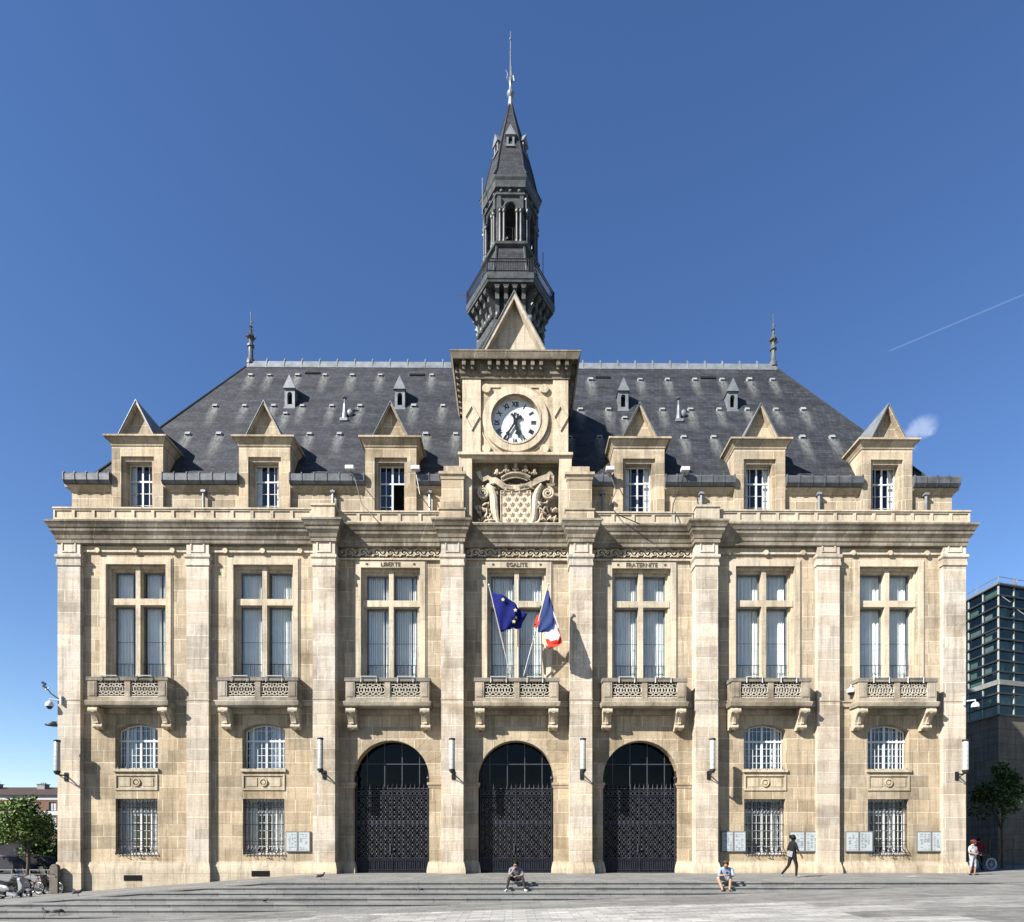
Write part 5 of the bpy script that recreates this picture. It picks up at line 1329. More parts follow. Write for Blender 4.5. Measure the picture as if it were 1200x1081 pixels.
m = MB(); m.add([(hx0-.3, -.4, zf(932)), (hx1+.3, -.4, zf(932)), (hx1+.3, 5.5, zf(919)), (hx0-.3, 5.5, zf(919)), (hx1+.3, 11.4, zf(932)), (hx0-.3, 11.4, zf(932))], [(0, 1, 2, 3), (3, 2, 4, 5), (0, 3, 5), (1, 4, 2)]); ro = m.build('roof', TILE, t)
m = MB()
for x in (14.2-26, 21.-26, 6-26., 29-26): m.box(x-.5, x+.6, 4, 5, zf(926), zf(916.5)); m.box(x-.6, x+.7, 3.9, 5.1, zf(916.5), zf(915.7)); [m.lathe([(.13, zf(915.7)), (.1, zf(914))], x+q, 4.5, 6) for q in (-.25, .05, .35)]
m.build('chimney', plain('chimney_render', (.35, .33, .32), .9), ro)
m = MB(); m.box(hx0, hx1, -.15, .0, zf(1003), zf(985)); m.build('shop_front', plain('shop_front_grey', (.03, .032, .04), .6, 0, .4, .5), t)
m = MB(); m.box(hx0+8, hx0+20, -1.5, 0, zf(1006), zf(1003.8)); m.box(hx0+8, hx0+20, -1.52, -1.5, zf(1007.5), zf(1005)); m.build('awning', plain('red_canvas', (.22, .03, .035), .8), t)
m = MB(); m.tube([(-12.3, 5, zf(918)), (-12.3, 5, zf(912))], .04, 4); m.tube([(-13, 5, zf(912.5)), (-11.6, 5, zf(912.5))], .03, 4); m.build('aerial', IRON, ro)

# ================================================================ TREES
LEAF = plain('broad_leaf', (.13, .21, .05), .55, 0, .35, 1.5); LEAFL = plain('pale_leaf', (.24, .32, .09), .55, 0, .25, 1.5); LEAFD = plain('dark_leaf', (.035, .065, .022), .6, 0, .3, 1.5)
BARK = plain('bark', (.10, .08, .06), .9, 0, .3, 5, bump=.5)
def tree(name, lab, loc, th, cr, czs, ch, nleaf, ls, mats, seed, tr=.14, grp=None):
    t = thing(name, lab, 'tree', loc, 0, grp); rnd = random.Random(seed)
    m = MB(); m.tube([(0, 0, -.1), (.03, 0, th*.5), (0, .02, th)], [tr*1.3, tr, tr*.85], 9)
    blobs = []
    for k in range(13):
        a = rnd.random()*2*PI; e = rnd.uniform(-.45, 1.); rr = cr*rnd.uniform(.35, .8)*(1-max(0, e)*.45)
        p = Vector((rr*math.cos(a), rr*math.sin(a), czs+e*ch*.75)); blobs.append((p, cr*rnd.uniform(.28, .48)))
        mid = Vector((p.x*.35, p.y*.35, th+(p.z-th)*.45)); m.tube([(0, 0, th*.92), mid, p], [tr*.6, tr*.35, tr*.1], 5)
    blobs.append((Vector((0, 0, czs+ch*.95)), cr*.32))
    m.build('trunk', BARK, t, smooth=True)
    c = MB()
    for k in range(nleaf):
        b, r = rnd.choice(blobs); 
        while True:
            v = Vector((rnd.uniform(-1, 1), rnd.uniform(-1, 1), rnd.uniform(-1, 1)))
            if .45 < v.length < 1: break
        p = b+v*r*rnd.uniform(.8, 1.15); e1 = Vector((rnd.gauss(0, 1), rnd.gauss(0, 1), rnd.gauss(0, .6))).normalized(); e2 = e1.cross(Vector((rnd.gauss(0, 1), rnd.gauss(0, 1), rnd.gauss(0, 1)))).normalized()
        s = ls*rnd.uniform(.6, 1.3); mi = rnd.choice((0, 0, 1, 2))
        c.add([p-e1*s, p+e2*s*.5+Vector((0, 0, .1*s)), p+e1*s, p-e2*s*.5-Vector((0, 0, .2*s))], [(0, 1, 2, 3)], mi)
    c.build('crown', mats, t, merge=False, nrm=False); return t
xt = X(33, 24)
tree('plane_tree', 'bright green leafy tree in front of the brick house at the left edge', (xt, 24, -1.2), 2.2, 2.55, 4.1, 1.85, 5200, .15, [LEAF, LEAFL, LEAFD], 3)
tree('plane_tree', 'green tree cut off by the left edge of the picture', (X(-16, 25), 25, -1.2), 2., 2.1, 3.6, 1.4, 2600, .15, [LEAF, LEAFL, LEAFD], 5)
tree('street_tree', 'low dark green tree between the bright tree and the town hall corner', (X(54, 31), 31, -1.2), 1.0, 2.3, 2.3, 1.6, 4200, .15, [LEAFD, LEAF, LEAFD], 9)
tree('street_tree', 'slim dark leafed tree shaded by the town hall, before the stone base on the right', (X(1174, 5.5), 5.5, 0), 2.3, 1.55, 3.95, 1.6, 2600, .11, [LEAFD, LEAF, LEAFD], 12, .06)
t = thing('tree_guard', 'thin metal guard frame round the foot of the slim tree on the right', 'tree guard', (X(1174, 5.3), 5.3, 0))
m = MB()
for s in (-1, 1):
    for q in (-1, 1): m.tube([(s*.38, q*.38, 0), (s*.38, q*.38, 1.65)], .03, 5)
for z in (.35, 1.0, 1.65): m.tube([(-.38, -.38, z), (.38, -.38, z), (.38, .38, z), (-.38, .38, z)], .022, 5, closed=True)
m.build('guard_frame', plain('dull_bronze', (.16, .14, .09), .5, .3), t)

# street lamp
t = thing('street_lamp', 'street lamp with flat dark conical head beside the left corner of the town hall', 'street lamp', (X(65, 6), 6, -1.0))
zh = Z(848.5, 6, 60)+1.; m = MB(); m.tube([(.25, 0, 0), (.25, 0, zh-.4)], .06, 8); m.tube([(.25, 0, zh-.4), (.2, 0, zh+.1), (-.2, 0, zh+.1)], .035, 6); m.build('pole', LEADD, t)
m = MB(); m.lathe([(.42, -.1), (.40, -.04), (.15, .04), (.08, .13)], -.1, 0, 16); o = m.build('lamp_head', LEADD, t, smooth=True); o.location = (0, 0, zh)

# ================================================================ VEHICLES AT THE LEFT
TYRE = plain('tyre_rubber', (.02, .02, .02), .8); SILV = plain('silver_paint', (.38, .39, .41), .3, .4); BLK = plain('black_plastic', (.02, .02, .022), .45); SEATM = plain('seat_vinyl', (.025, .025, .028), .5); WSC = glassm('tinted_screen', (.5, .55, .55), .12)
def wheel(t, x, z, r, w=.055, name='wheel', rim=SILV, spokes=5, y=0):
    m = MB(); M = Matrix.Translation((x, y, z)) @ Matrix.Rotation(PI/2, 4, 'X'); m.M = M
    m.tube([(r*.86*math.cos(a), r*.86*math.sin(a), 0) for a in [2*PI*k/24 for k in range(24)]], w, 8, closed=True); o = m.build(name, TYRE, t, smooth=True)
    m = MB(); m.M = M
    m.tube([(r*.72*math.cos(a), r*.72*math.sin(a), 0) for a in [2*PI*k/24 for k in range(24)]], w*.45, 6, closed=True)
    m.lathe([(w, -w), (w, w)], 0, 0, 10)
    for k in range(spokes): a = 2*PI*k/spokes; m.tube([(0, 0, 0), (r*.72*math.cos(a), r*.72*math.sin(a), 0)], w*.28 if spokes < 10 else .005, 5)
    m.build('rim', rim, o, smooth=True)
def slab(m, pts, w0, mi=0, taper=.75):     # rounded body panel: profile in x,z with narrowed edges
    n = len(pts); cx = sum(p[0] for p in pts)/n; cz = sum(p[1] for p in pts)/n
    L = []
    for yy, s in ((-w0, taper), (-w0*.7, .95), (0, 1), (w0*.7, .95), (w0, taper)): L += [(cx+(p[0]-cx)*s, yy, cz+(p[1]-cz)*s) for p in pts]
    m.add(L, [(k*n+i, k*n+(i+1) % n, (k+1)*n+(i+1) % n, (k+1)*n+i) for k in range(4) for i in range(n)]+[list(range(n)), list(range(5*n-1, 4*n-1, -1))], mi)
def scooter(lab, loc, rz, paint, grp):
    t = thing('motor_scooter', lab, 'scooter', loc, rz, grp)
    wheel(t, .68, .27, .27); wheel(t, -.62, .27, .27)
    m = MB()
    slab(m, [(-.95, .62), (-.85, .80), (-.45, .74), (-.1, .66), (.02, .48), (-.15, .36), (-.5, .40), (-.8, .50)], .17)       # tail
    slab(m, [(-.15, .42), (.4, .30), (.42, .22), (-.2, .22)], .16)                                                          # floor
    slab(m, [(.36, .28), (.50, .42), (.46, .80), (.40, 1.02), (.56, 1.00), (.72, .72), (.70, .52), (.56, .40)], .20)        # front shield
    slab(m, [(.44, .52), (.68, .62), (.92, .50), (.90, .42), (.72, .47), (.52, .42)], .09)                                   # front mudguard
    m.build('body', paint, t, smooth=True)
    m = MB(); slab(m, [(-.88, .81), (-.80, .90), (-.5, .84), (-.2, .82), (-.02, .74), (-.05, .66), (-.45, .73)], .15); m.build('saddle', SEATM, t, smooth=True)
    m = MB(); m.tube([(.40, -.34, 1.10), (.46, -.2, 1.08), (.50, 0, 1.04), (.46, .2, 1.08), (.40, .34, 1.10)], .02, 6)
    for s in (-1, 1): m.tube([(.46, s*.24, 1.08), (.44, s*.32, 1.28)], .01, 4); m.ell((.44, s*.34, 1.32), .02, .07, .045)
    m.tube([(.5, 0, 1.02), (.66, 0, .3)], .04, 6); m.build('handlebar', BLK, t)
    m = MB(); V = []
    for k in range(7):
        a = -1+k/3; V += [(.58-.10*a*a, .2*a, 1.0), (.42-.06*a*a, .16*a, 1.38)]
    m.add(V, [(2*k, 2*k+2, 2*k+3, 2*k+1) for k in range(6)]); m.build('windscreen', WSC, t, smooth=True)
    m = MB(); m.tube([(-.1, -.2, .22), (-.75, -.2, .3)], .05, 8); m.box(-.65, -.25, -.15, .15, .18, .42); m.tube([(-.1, .1, .2), (-.15, .25, .02)], .015, 5); m.build('engine', BLK, t)
    m = MB(); m.ell((.70, 0, .78), .05, .10, .07); m.build('headlight', OPAL, t, smooth=True)
sx1 = X(24, -1.5)
scooter('silver white motor scooter with windscreen, facing right, at the left edge', (X(14, -2.4), -2.4, zw(-23)), R_(-8), SILV, 'motor scooters parked by the left corner')
scooter('black motor scooter standing behind the silver one near the left corner', (X(37, .2), .2, zw(-23)), R_(12), BLK, 'motor scooters parked by the left corner')
def bicycle(lab, loc, rz, frame_m, rim_m, tyre_m=None, grp=None, lean=0):
    t = thing('bicycle', lab, 'bicycle', loc, rz, grp); t.rotation_euler = (lean, 0, rz)
    global TYRE
    keep = TYRE; TYRE = tyre_m or TYRE
    wheel(t, .52, .34, .34, .022, rim=rim_m, spokes=16); wheel(t, -.52, .34, .34, .022, rim=rim_m, spokes=16); TYRE = keep
    m = MB()
    for a, b in (((-.52, .34), (-.08, .30)), ((-.08, .30), (-.2, .82)), ((-.2, .78), (.38, .80)), ((-.08, .30), (.40, .74)), ((-.52, .34), (-.19, .78)), ((.36, .88), (.52, .34))): m.tube([(a[0], 0, a[1]), (b[0], 0, b[1])], .018, 6)
    m.build('frame', frame_m, t, smooth=True)
    m = MB(); m.tube([(.36, 0, .86), (.34, 0, .98)], .014, 6); m.tube([(.25, -.27, 1.0), (.36, -.2, .98), (.36, .2, .98), (.25, .27, 1.0)], .014, 6); m.build('handlebar', BLK, t)
    m = MB(); m.ell((-.22, 0, .92), .14, .07, .035); m.tube([(-.21, 0, .8), (-.22, 0, .9)], .013, 5); m.build('saddle', SEATM, t, smooth=True)
    m = MB(); m.disc_ring(-.08, .30, -.03, -.02, .07, .09, 16); m.tube([(-.08, -.05, .3), (.02, -.09, .18)], .01, 4); m.tube([(-.08, .05, .3), (-.18, .09, .42)], .01, 4); m.build('crank', BLK, t)
    return t
bicycle('dark red bicycle parked among the two-wheelers at the left corner of the hall', (X(50, 1.2), 1.2, zw(-23)), R_(15), plain('dark_red_paint', (.22, .03, .03), .4), STEEL, grp='bicycles parked at the left')
bicycle('black bicycle leaning by the corner post left of the hall', (X(57, -.3), -.3, zw(-22)), R_(-10), BLK, STEEL, grp='bicycles parked at the left')
bicycle('bicycle with a white rimmed wheel beside the man in the red shirt', (X(1151, 3.2), 3.2, 0), R_(6), plain('grey_frame', (.08, .08, .09), .4), WHITE, tyre_m=WHITE)
def car(lab, loc, rz, c):
    t = thing('parked_car', lab, 'car', loc, rz, 'cars parked in the street behind'); P = plain('car_paint_'+str(len(bpy.data.materials)), c, .6, 0, .05, spec=.15)
    m = MB(); slab(m, [(-2.05, .35), (-2.1, .75), (-1.9, .95), (-1.1, 1.0), (.9, .95), (1.75, .85), (2.05, .65), (2.1, .35), (1.9, .25), (-1.9, .25)], .85, taper=.96); slab(m, [(-1.75, .95), (-1.35, 1.40), (.0, 1.46), (.5, 1.36), (1.05, .92)], .74, taper=.9); m.build('body', P, t, smooth=True)
    m = MB(); 
    for s in (-1, 1): y = s*.70; m.add([(-1.35, s*.735, 1.0), (.75, s*.735, .98), (.38, s*.70, 1.32), (-1.15, s*.70, 1.34)], [(0, 1, 2, 3)])
    m.build('side_window', plain('car_glass', (.02, .025, .03), .08), t)
    for x in (-1.3, 1.3):
        for s in (-1, 1): wheel(t, x, .31, .31, .08, y=s*.78)
car('dark grey parked car in the street at the far left', (X(10, 27), 27, -1.2), 0, (.04, .042, .05)); car('black parked car between the scooters and the tree', (X(50, 29), 29, -1.2), 0, (.015, .015, .02))
car('white parked car half hidden under the left trees', (X(-5, 34), 34, -1.22), 0, (.25, .25, .27))
t = thing('street_railing', 'grey street railing behind the parked scooters', 'railing', (X(35, 9), 9, -1.2)); m = MB()
for x in (-2.2, -1.1, 0, 1.1, 2.2): m.tube([(x, 0, 0), (x, 0, 1.0)], .03, 6)
m.build('post', STEEL, t); m = MB(); m.tube([(-2.3, 0, 1.0), (2.3, 0, 1.0)], .03, 6); m.tube([(-2.3, 0, .5), (2.3, 0, .5)], .02, 6); m.build('rail', STEEL, t)

# ================================================================ PEOPLE
SKIN = plain('skin_tone', (.42, .25, .17), .6, 0, .05); SKIND = plain('brown_skin', (.16, .085, .055), .6, 0, .05); HAIRD = plain('dark_hair', (.015, .012, .01), .6, 0, .2, 20)
EYEM = plain('dark_eye', (.02, .015, .01), .3)
def figure(lab, loc, rz, J, mats, hair=None, scale=1., cap=None, extras=()):
    """J: joints of the pose. mats: dict slot->material for top, leg, shin, skin, shoe, arm"""
    t = thing('person', lab, 'person', loc, rz)
    J = {k: Vector(v)*scale for k, v in J.items()}
    chain = [('pelvis', 'belly', 'top'), ('belly', 'chest', 'top'), ('chest', 'neck', 'top'), ('neck', 'headb', 'skin'), ('headb', 'head', 'skin'), ('head', 'crown', 'hairm')]
    Rr = {'pelvis': .145, 'belly': .135, 'chest': .155, 'neck': .058, 'headb': .070, 'head': .100, 'crown': .075}
    for s in 'LR':
        chain += [('chest', 'sh'+s, 'top'), ('sh'+s, 'el'+s, 'sleeve'), ('el'+s, 'wr'+s, 'arm'), ('wr'+s, 'pa'+s, 'skin'), ('pelvis', 'hp'+s, 'leg'), ('hp'+s, 'kn'+s, 'leg'), ('kn'+s, 'an'+s, 'shin'), ('an'+s, 'he'+s, 'shoe'), ('he'+s, 'to'+s, 'shoe')]
        Rr.update({'sh'+s: .068, 'el'+s: .043, 'wr'+s: .027, 'pa'+s: .030, 'hp'+s: .10, 'kn'+s: .062, 'an'+s: .042, 'he'+s: .044, 'to'+s: .036})
        J['he'+s] = J['an'+s]+(J['to'+s]-J['an'+s])*.12+Vector((0, 0, -.045))
        d = (J['pa'+s]-J['wr'+s]).normalized(); side_ = d.cross(Vector((0, 0, 1))); side_ = side_.normalized() if side_.length > .1 else Vector((1, 0, 0)); dn = d.cross(side_).normalized()
        J['pa'+s] = J['wr'+s]+d*.07
        for q in range(4):
            o = side_*(q-1.5)*.019; L = (.055, .066, .062, .048)[q]
            a, b = 'f%d%s' % (q, s), 'g%d%s' % (q, s); J[a] = J['pa'+s]+d*.045+o*1.3+dn*.008; J[b] = J[a]+d*L*.8+dn*L*.55
            chain += [('pa'+s, a, 'skin'), (a, b, 'skin')]; Rr[a] = .0095; Rr[b] = .008
        J['th'+s] = J['wr'+s]+d*.05+side_*.045*(1 if s == 'L' else -1); chain.append(('wr'+s, 'th'+s, 'skin')); Rr['th'+s] = .011
    # face: nose
    fwd = (J['face']-J['head']).normalized(); J['nose'] = J['head']+fwd*.118+Vector((0, 0, -.012)); Rr['nose'] = .014
    J['chin'] = J['headb']+fwd*.055; Rr['chin'] = .038; chain += [('headb', 'chin', 'skin'), ('head', 'nose', 'skin')]
    names = [k for k in J if k in Rr]; idx = {k: i for i, k in enumerate(names)}
    me = bpy.data.meshes.new('person_body'); me.from_pydata([tuple(J[k]) for k in names], [(idx[a], idx[b]) for a, b, _ in chain], [])
    ob = bpy.data.objects.new('tmp', me); COL.objects.link(ob)
    ob.modifiers.new('k', 'SKIN'); sv = me.skin_vertices[0].data
    for k, i in idx.items(): sv[i].radius = (Rr[k]*scale,)*2; sv[i].use_root = (k == 'pelvis')
    sb = ob.modifiers.new('s', 'SUBSURF'); sb.levels = 2; sb.render_levels = 2
    dg = bpy.context.evaluated_depsgraph_get(); dg.update(); ev = bpy.data.meshes.new_from_object(ob.evaluated_get(dg))
    bpy.data.objects.remove(ob)
    slots = ['top', 'sleeve', 'arm', 'skin', 'leg', 'shin', 'shoe', 'hairm']; ev.materials.clear()
    for s_ in slots: ev.materials.append(mats.get(s_, mats['skin']))
    segs_ = [(J[a], J[b], slots.index(c), (Rr[a]+Rr[b])/2) for a, b, c in chain]
    for p in ev.polygons:
        c = p.center; best = 9
        for a, b, s_, rr in segs_:
            ab = b-a; tt = max(0, min(1, (c-a).dot(ab)/max(1e-9, ab.length_squared))); dd = (c-a-ab*tt).length-rr*scale
            if dd < best: best = dd; bs = s_
        p.material_index = bs; p.use_smooth = True
    bo = bpy.data.objects.new('body', ev); COL.objects.link(bo); bo.parent = t; ev.name = 'body'
    if hair:
        m = MB(); h = J['head']-fwd*.018+Vector((0, 0, .03)); m.ell(h, .108*scale, .112*scale, .115*scale, 12, 8)
        if hair[0] == 'bun': m.ell(h-fwd*.11+Vector((0, 0, .03)), .07, .07, .07)
        if hair[0] == 'curl':
            rn = random.Random(2)
            for k in range(24): m.ell(h+Vector((rn.uniform(-.09, .09), rn.uniform(-.08, .1), rn.uniform(.0, .13))), .04, .04, .04, 6, 4)
        # cut hair away from the face
        ho = m.build('hair', hair[1], t, smooth=True)
        bm = bmesh.new(); bm.from_mesh(ho.data)
        bmesh.ops.delete(bm, geom=[v for v in bm.verts if (v.co-J['head']).dot(fwd) > .045 and v.co.z < J['head'].z+.075], context='VERTS'); bm.to_mesh(ho.data); bm.free()
    m = MB(); sd = fwd.cross(Vector((0, 0, 1))).normalized()
    for s in (-1, 1): m.ell(J['head']+fwd*.098+sd*.032*s+Vector((0, 0, .012)), .012, .012, .009, 8, 6)
    m.build('eye', EYEM, t)
    if cap:
        m = MB(); h = J['head']+Vector((0, 0, .06)); m.ell(h, .125, .13, .085, 12, 8); pk = h+fwd*.14; m.ell(pk-Vector((0, 0, .01)), .09, .09, .015, 10, 4); m.build('cap', cap, t, smooth=True)
    for nm, mb, mt in extras: mb.build(nm, mt, t, smooth=True)
    return t
# seated man on the middle of the steps
GREYT = plain('pale_grey_cotton', (.20, .22, .27), .9, 0, .12, 8); DARKT = plain('dark_trousers', (.04, .038, .036), .9, 0, .2, 8); WSHOE = plain('white_trainers', (.62, .64, .66), .7)
xs1 = X(604.5, -6.6)
figure('man in pale t-shirt, dark trousers and white trainers sitting on the steps, chin on hand', (xs1, -6.55, 0), 0, dict(
    pelvis=(0, .05, .13), belly=(0, -.02, .27), chest=(0, -.14, .43), neck=(-.01, -.24, .55), headb=(-.02, -.30, .585), head=(-.02, -.34, .655), crown=(-.01, -.32, .73), face=(-.03, -.6, .60),
    shL=(.19, -.16, .47), elL=(.27, -.36, .26), wrL=(.08, -.47, .24), paL=(-.02, -.5, .24), shR=(-.20, -.16, .47), elR=(-.24, -.42, .27), wrR=(-.09, -.45, .46), paR=(-.05, -.44, .54),
    hpL=(.10, .02, .11), knL=(.24, -.44, .19), anL=(.33, -.58, -.20), toL=(.38, -.78, -.265), hpR=(-.10, .02, .11), knR=(-.24, -.44, .19), anR=(-.32, -.58, -.20), toR=(-.38, -.78, -.265)),
    dict(top=GREYT, sleeve=GREYT, skin=SKIN, leg=DARKT, shin=DARKT, shoe=WSHOE, hairm=HAIRD), ('short', HAIRD))
# seated man at the right part of the steps
LBLUE = plain('light_blue_shirt', (.30, .38, .55), .9, 0, .12, 8); KHAKI = plain('pale_shorts', (.40, .38, .36), .9); SAND = plain('leather_sandals', (.13, .08, .05), .7)
m = MB(); m.box(.02, .10, -.62, -.60, .27, .40)
figure('man in light blue shirt and pale shorts sitting on the steps bent over a phone', (X(852, -6.6), -6.55, 0), R_(-22), dict(
    pelvis=(0, .05, .13), belly=(0, -.03, .27), chest=(0, -.16, .43), neck=(0, -.26, .55), headb=(0, -.32, .58), head=(0, -.36, .65), crown=(0, -.34, .73), face=(0, -.6, .55),
    shL=(.20, -.18, .47), elL=(.25, -.36, .24), wrL=(.10, -.55, .28), paL=(.06, -.6, .3), shR=(-.20, -.18, .47), elR=(-.25, -.38, .25), wrR=(-.02, -.56, .28), paR=(.03, -.6, .3),
    hpL=(.10, .02, .11), knL=(.17, -.45, .20), anL=(.14, -.56, -.22), toL=(.17, -.76, -.27), hpR=(-.10, .02, .11), knR=(-.28, -.40, .18), anR=(-.10, -.66, -.22), toR=(-.08, -.86, -.27)),
    dict(top=LBLUE, sleeve=LBLUE, skin=SKIN, leg=KHAKI, shin=SKIN, shoe=SAND, hairm=plain('brown_hair', (.10, .05, .03), .6)), ('short', plain('chestnut_hair', (.12, .06, .035), .6)), extras=(('phone', m, BLK),))
# woman walking
BLACKC = plain('black_clothes', (.018, .018, .02), .9, 0, .2, 8); m = MB(); m.prism([(-.31, .90), (-.12, .84), (-.08, 1.08), (-.26, 1.12)], -.19, -.15)
figure('woman in black clothes with pinned up dark hair walking right past the notice boards', (X(929, -3.3), -3.3, 0), 0, dict(
    pelvis=(-.02, 0, .93), belly=(0, 0, 1.07), chest=(.0, 0, 1.27), neck=(.0, 0, 1.44), headb=(.02, 0, 1.49), head=(.03, 0, 1.58), crown=(.02, 0, 1.67), face=(.5, -.05, 1.56),
    shL=(-.02, .19, 1.36), elL=(-.10, .24, 1.1), wrL=(.02, .24, .88), paL=(.06, .24, .82), shR=(.02, -.19, 1.36), elR=(.10, -.24, 1.10), wrR=(.24, -.22, .90), paR=(.28, -.21, .84),
    hpL=(-.03, .09, .90), knL=(-.12, .09, .48), anL=(-.40, .09, .14), toL=(-.32, .09, .02), hpR=(0, -.09, .90), knR=(.12, -.09, .48), anR=(.10, -.09, .085), toR=(.29, -.09, .04)),
    dict(top=BLACKC, sleeve=BLACKC, skin=SKIND, leg=BLACKC, shin=BLACKC, shoe=plain('white_black_trainers', (.35, .35, .36), .7), hairm=HAIRD), ('bun', HAIRD), scale=1.04, extras=(('bag', m, plain('pale_bag', (.45, .47, .46), .8)),))
# youth at right corner
PRNT = plain('black_white_print', (.5, .5, .52), .9, 0, .9, 9)
m = MB(); m.box(-.12, .08, -.36, -.30, .92, 1.02)
figure('person in a red cap, printed white t-shirt and shorts standing at the right corner', (X(1140, -1.6), -1.6, 0), R_(20), dict(
    pelvis=(0, 0, .86), belly=(0, 0, 1.0), chest=(0, .01, 1.20), neck=(0, .0, 1.36), headb=(0, -.02, 1.40), head=(0, -.03, 1.49), crown=(0, -.01, 1.57), face=(.1, -.5, 1.44),
    shL=(.19, 0, 1.29), elL=(.27, -.02, 1.04), wrL=(.10, -.26, .98), paL=(.05, -.3, .97), shR=(-.19, 0, 1.29), elR=(-.28, -.02, 1.04), wrR=(-.13, -.26, .98), paR=(-.08, -.3, .97),
    hpL=(.09, 0, .83), knL=(.13, -.02, .46), anL=(.15, .02, .085), toL=(.20, -.15, .04), hpR=(-.09, 0, .83), knR=(-.14, -.02, .46), anR=(-.20, .02, .085), toR=(-.28, -.15, .04)),
    dict(top=PRNT, sleeve=PRNT, skin=SKIN, leg=plain('pale_print_shorts', (.4, .4, .44), .9, 0, .7, 8), shin=SKIN, shoe=BLK, hairm=HAIRD), ('short', HAIRD), scale=.97, cap=plain('maroon_cap', (.16, .03, .03), .8), extras=(('phone', m, BLK),))
REDT = plain('red_cotton', (.22, .02, .025), .9)
figure('man in a red t-shirt standing beside the bicycle in the shade', (X(1157, 3.0), 3.6, 0), R_(-10), dict(
    pelvis=(0, 0, .92), belly=(0, 0, 1.06), chest=(0, .0, 1.27), neck=(0, -.0, 1.44), headb=(0, -.02, 1.48), head=(0, -.03, 1.57), crown=(0, -.01, 1.66), face=(0, -.5, 1.5),
    shL=(.20, 0, 1.37), elL=(.27, -.03, 1.10), wrL=(.22, -.22, .95), paL=(.2, -.28, .93), shR=(-.20, 0, 1.37), elR=(-.28, .0, 1.10), wrR=(-.3, -.18, .92), paR=(-.3, -.24, .9),
    hpL=(.09, 0, .89), knL=(.12, -.02, .48), anL=(.13, .02, .085), toL=(.17, -.15, .04), hpR=(-.09, 0, .89), knR=(-.12, -.02, .48), anR=(-.14, .02, .085), toR=(-.18, -.15, .04)),
    dict(top=REDT, sleeve=REDT, skin=SKIND, leg=BLACKC, shin=BLACKC, shoe=BLK, hairm=HAIRD), ('short', HAIRD))

# ================================================================ PIGEONS AND SMALL THINGS
PIG = plain('pigeon_grey', (.055, .055, .065), .6, 0, .4, 30)
def pigeon(lab, px, y, z, rz, s=1., peck=False):
    s *= .82; t = thing('pigeon', lab, 'pigeon', (X(px, y), y, z), rz, 'pigeons on the steps')
    J = [((-.20, 0, .10), .012), ((-.12, 0, .13), .035), ((0, 0, .17), .062), ((.08, 0, .19), .055), ((.12, 0, .25), .03), ((.14, 0, .29), .032), ((.155, 0, .30), .028)]
    if peck: J[4:] = [((.13, 0, .17), .03), ((.16, 0, .12), .03), ((.175, 0, .10), .026)]
    m = MB(); m.tube([tuple(Vector(p)*s) for p, r in J], [r*s for _, r in J], 10); o = m.build('body', PIG, t, smooth=True)
    b = Vector(J[-1][0])*s; m = MB(); m.tube([tuple(b), tuple(b+Vector((.045, 0, -.012 if not peck else -.04))*s)], [.01, .003], 5)
    m.build('beak', BLK, t)
    for q in (-.03, .03): m = MB(); m.tube([(0, q, .12*s), (.01, q, .0)], .007, 4); m.tube([(.0, q, .005), (.05, q, .005)], .006, 4); m.build('leg', plain('pink_leg', (.3, .1, .08), .7), t)
    m = MB(); 
    for q in (-1, 1): m.ell((-.05*s, q*.055*s, .165*s), .12*s, .018*s, .045*s, 8, 5, Matrix.Rotation(.25, 3, 'Y'))
    m.build('wing', PIG, t, smooth=True)
pigeon('dark pigeon perched on the end of the steps by the left corner', 91.5, -6.6, zw(X(91.5, -6.6))+.0, .2, 1.25)
pigeon('dark pigeon standing on the top step left of the left arch', 376, -4.9, 0, .3, 1.15)
pigeon('grey pigeon on the middle step below the left arch', 492, -7.3, hk(2)(-3), PI, .8, True)
pigeon('left one of two pigeons on the lowest step at the left', 53, -9.3, hk(6)(-17), PI*.9, 1.)
pigeon('right one of two pigeons on the lowest step at the left', 69, -9.3, hk(6)(-17), .3, 1.1, True)
pigeon('small pigeon on a step in front of the second window bay', 311, -8.2, hk(4)(-9), 1., .6)
m = MB(); m.add([(-.16, -.05, .01), (.14, -.12, .02), (.18, .04, .03), (-.12, .10, .015)], [(0, 1, 2, 3)]); o = m.build('paper_scrap', PAPER, None, loc=(X(1068, -3.2), -3.2, .01)); sd = o.modifiers.new('s', 'SOLIDIFY'); sd.thickness = .01
tag(o, 'white paper scrap lying on the pavement before the last window bay', 'litter')

# ================================================================ LIGHT, SKY, CAMERA
sunv = Vector((-1.4, -1.0, 1.2)).normalized()
sun = bpy.data.lights.new('sun', 'SUN'); sun.energy = 5.; sun.angle = R_(.53); sun.color = (1., .95, .87)
so = bpy.data.objects.new('sun', sun); COL.objects.link(so); so.rotation_euler = sunv.to_track_quat('Z', 'Y').to_euler(); so.location = (-40, -30, 40)
wd = bpy.data.worlds.new('World'); S.world = wd; wd.use_nodes = True; nt = wd.node_tree; bg = nt.nodes['Background']
sk = nd(nt, 'ShaderNodeTexSky', sky_type='NISHITA'); sk.sun_disc = False; sk.sun_elevation = math.asin(sunv.z); sk.sun_rotation = math.atan2(sunv.x, sunv.y); sk.altitude = 60; sk.air_density = 1.0; sk.dust_density = .1; sk.ozone_density = 2.6
tc = nd(nt, 'ShaderNodeTexCoord'); gen = tc.outputs['Generated']
def dirv(px, py): r = ray(px, py); return Vector(r).normalized()
hs = nd(nt, 'ShaderNodeHueSaturation', {'Color': sk.outputs[0], 'Saturation': 1.17, 'Value': 1.03, 'Hue': .509}); col = hs.outputs[0]
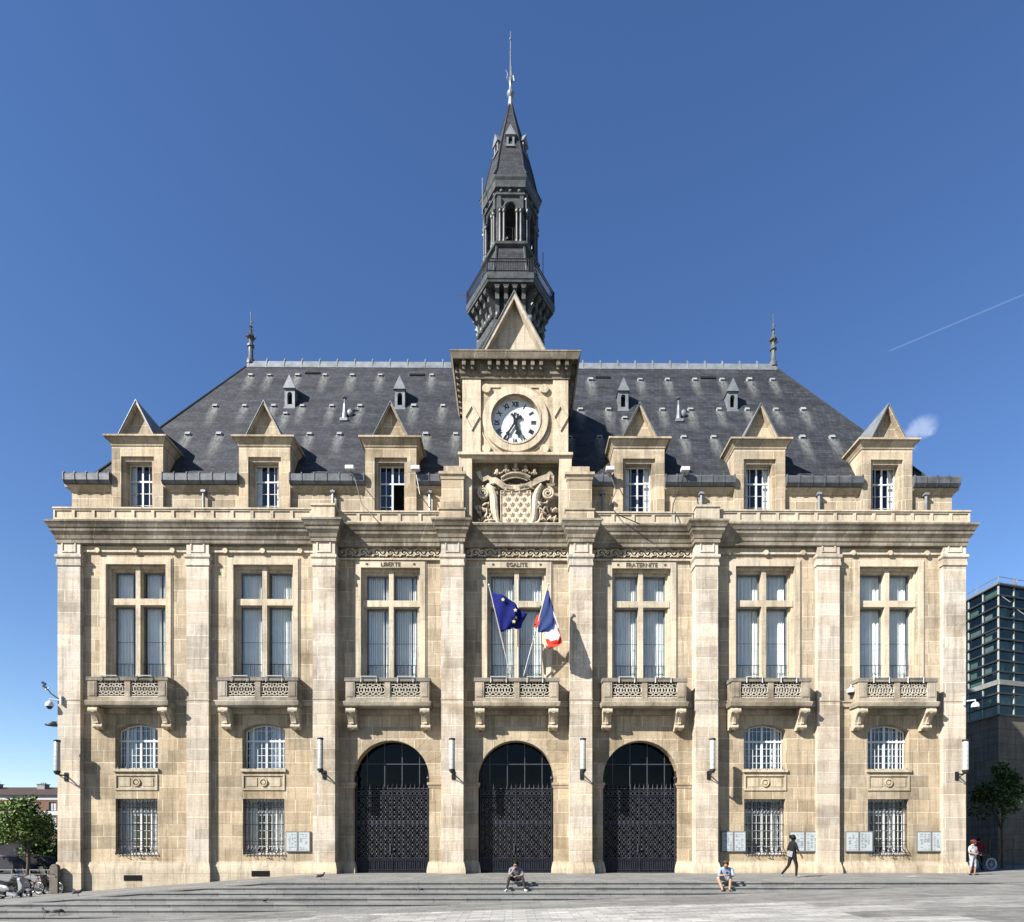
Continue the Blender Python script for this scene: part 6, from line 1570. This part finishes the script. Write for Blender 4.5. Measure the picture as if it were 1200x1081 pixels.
def vmath(op, a, b=None):
    n = nd(nt, 'ShaderNodeVectorMath', {0: a}, operation=op)
    if b is not None:
        if isinstance(b, bpy.types.NodeSocket): nt.links.new(b, n.inputs[1])
        else: n.inputs[1].default_value = b
    return n
def math_(op, a, b=None, clamp=False):
    n = nd(nt, 'ShaderNodeMath', {0: a}, operation=op, use_clamp=clamp)
    if b is not None:
        if isinstance(b, bpy.types.NodeSocket): nt.links.new(b, n.inputs[1])
        else: n.inputs[1].default_value = b
    return n.outputs[0]
# clouds: soft puffs at fixed directions
nzv = nd(nt, 'ShaderNodeTexNoise', {'Vector': gen, 'Scale': 55., 'Detail': 6., 'Roughness': .6})
off = vmath('SCALE', vmath('SUBTRACT', nzv.outputs['Color'], (.5, .5, .5)).outputs[0]); off.inputs['Scale'].default_value = .016
gd = vmath('ADD', gen, off.outputs[0]).outputs[0]
mask = None
for px, py, r in ((1083, 500, .0145), (1072, 504, .013), (1090, 505, .008), (1070, 526, .006)):
    dd = dirv(px, py); dist = vmath('DISTANCE', gd, tuple(dd)).outputs['Value']
    v = nd(nt, 'ShaderNodeMapRange', {0: dist, 1: r, 2: r*.2, 3: 0., 4: .28 if py < 520 else .12}, interpolation_type='SMOOTHSTEP').outputs[0]
    mask = v if mask is None else math_('MAXIMUM', mask, v)
# contrail: thin great-circle segment
A, B = dirv(1040, 412.5), dirv(1215, 339); nn = A.cross(B).normalized(); mm = (A+B).normalized(); half = (A-B).length/2
dn = math_('ABSOLUTE', vmath('DOT_PRODUCT', gen, tuple(nn)).outputs['Value']); dm = vmath('DISTANCE', gen, tuple(mm)).outputs['Value']
ct = math_('MULTIPLY', nd(nt, 'ShaderNodeMapRange', {0: dn, 1: .0009, 2: .0001, 3: 0., 4: .10}).outputs[0], nd(nt, 'ShaderNodeMapRange', {0: dm, 1: half*1.01, 2: half*.93, 3: 0., 4: 1.}).outputs[0])
mask = math_('MAXIMUM', mask, ct)
mx = nd(nt, 'ShaderNodeMix', {0: mask, 6: col, 7: (7.5, 8.0, 9.0, 1)}, data_type='RGBA')
nt.links.new(mx.outputs[2], bg.inputs[0]); bg.inputs[1].default_value = .053
cam = bpy.data.cameras.new('camera'); co = bpy.data.objects.new('camera', cam); COL.objects.link(co); S.camera = co
co.location = (0, -30, EYE); co.rotation_euler = (PI/2, 0, -TH); cam.sensor_fit = 'HORIZONTAL'; cam.sensor_width = 36; cam.lens = 22.5
cam.shift_x = -.0054; cam.shift_y = .3729; cam.clip_end = 3000
S.view_settings.view_transform = 'Standard'; S.view_settings.look = 'None'; S.view_settings.exposure = 1.68; S.view_settings.gamma = 1
S.render.resolution_x = 1024; S.render.resolution_y = 922
S.render.engine = 'CYCLES'
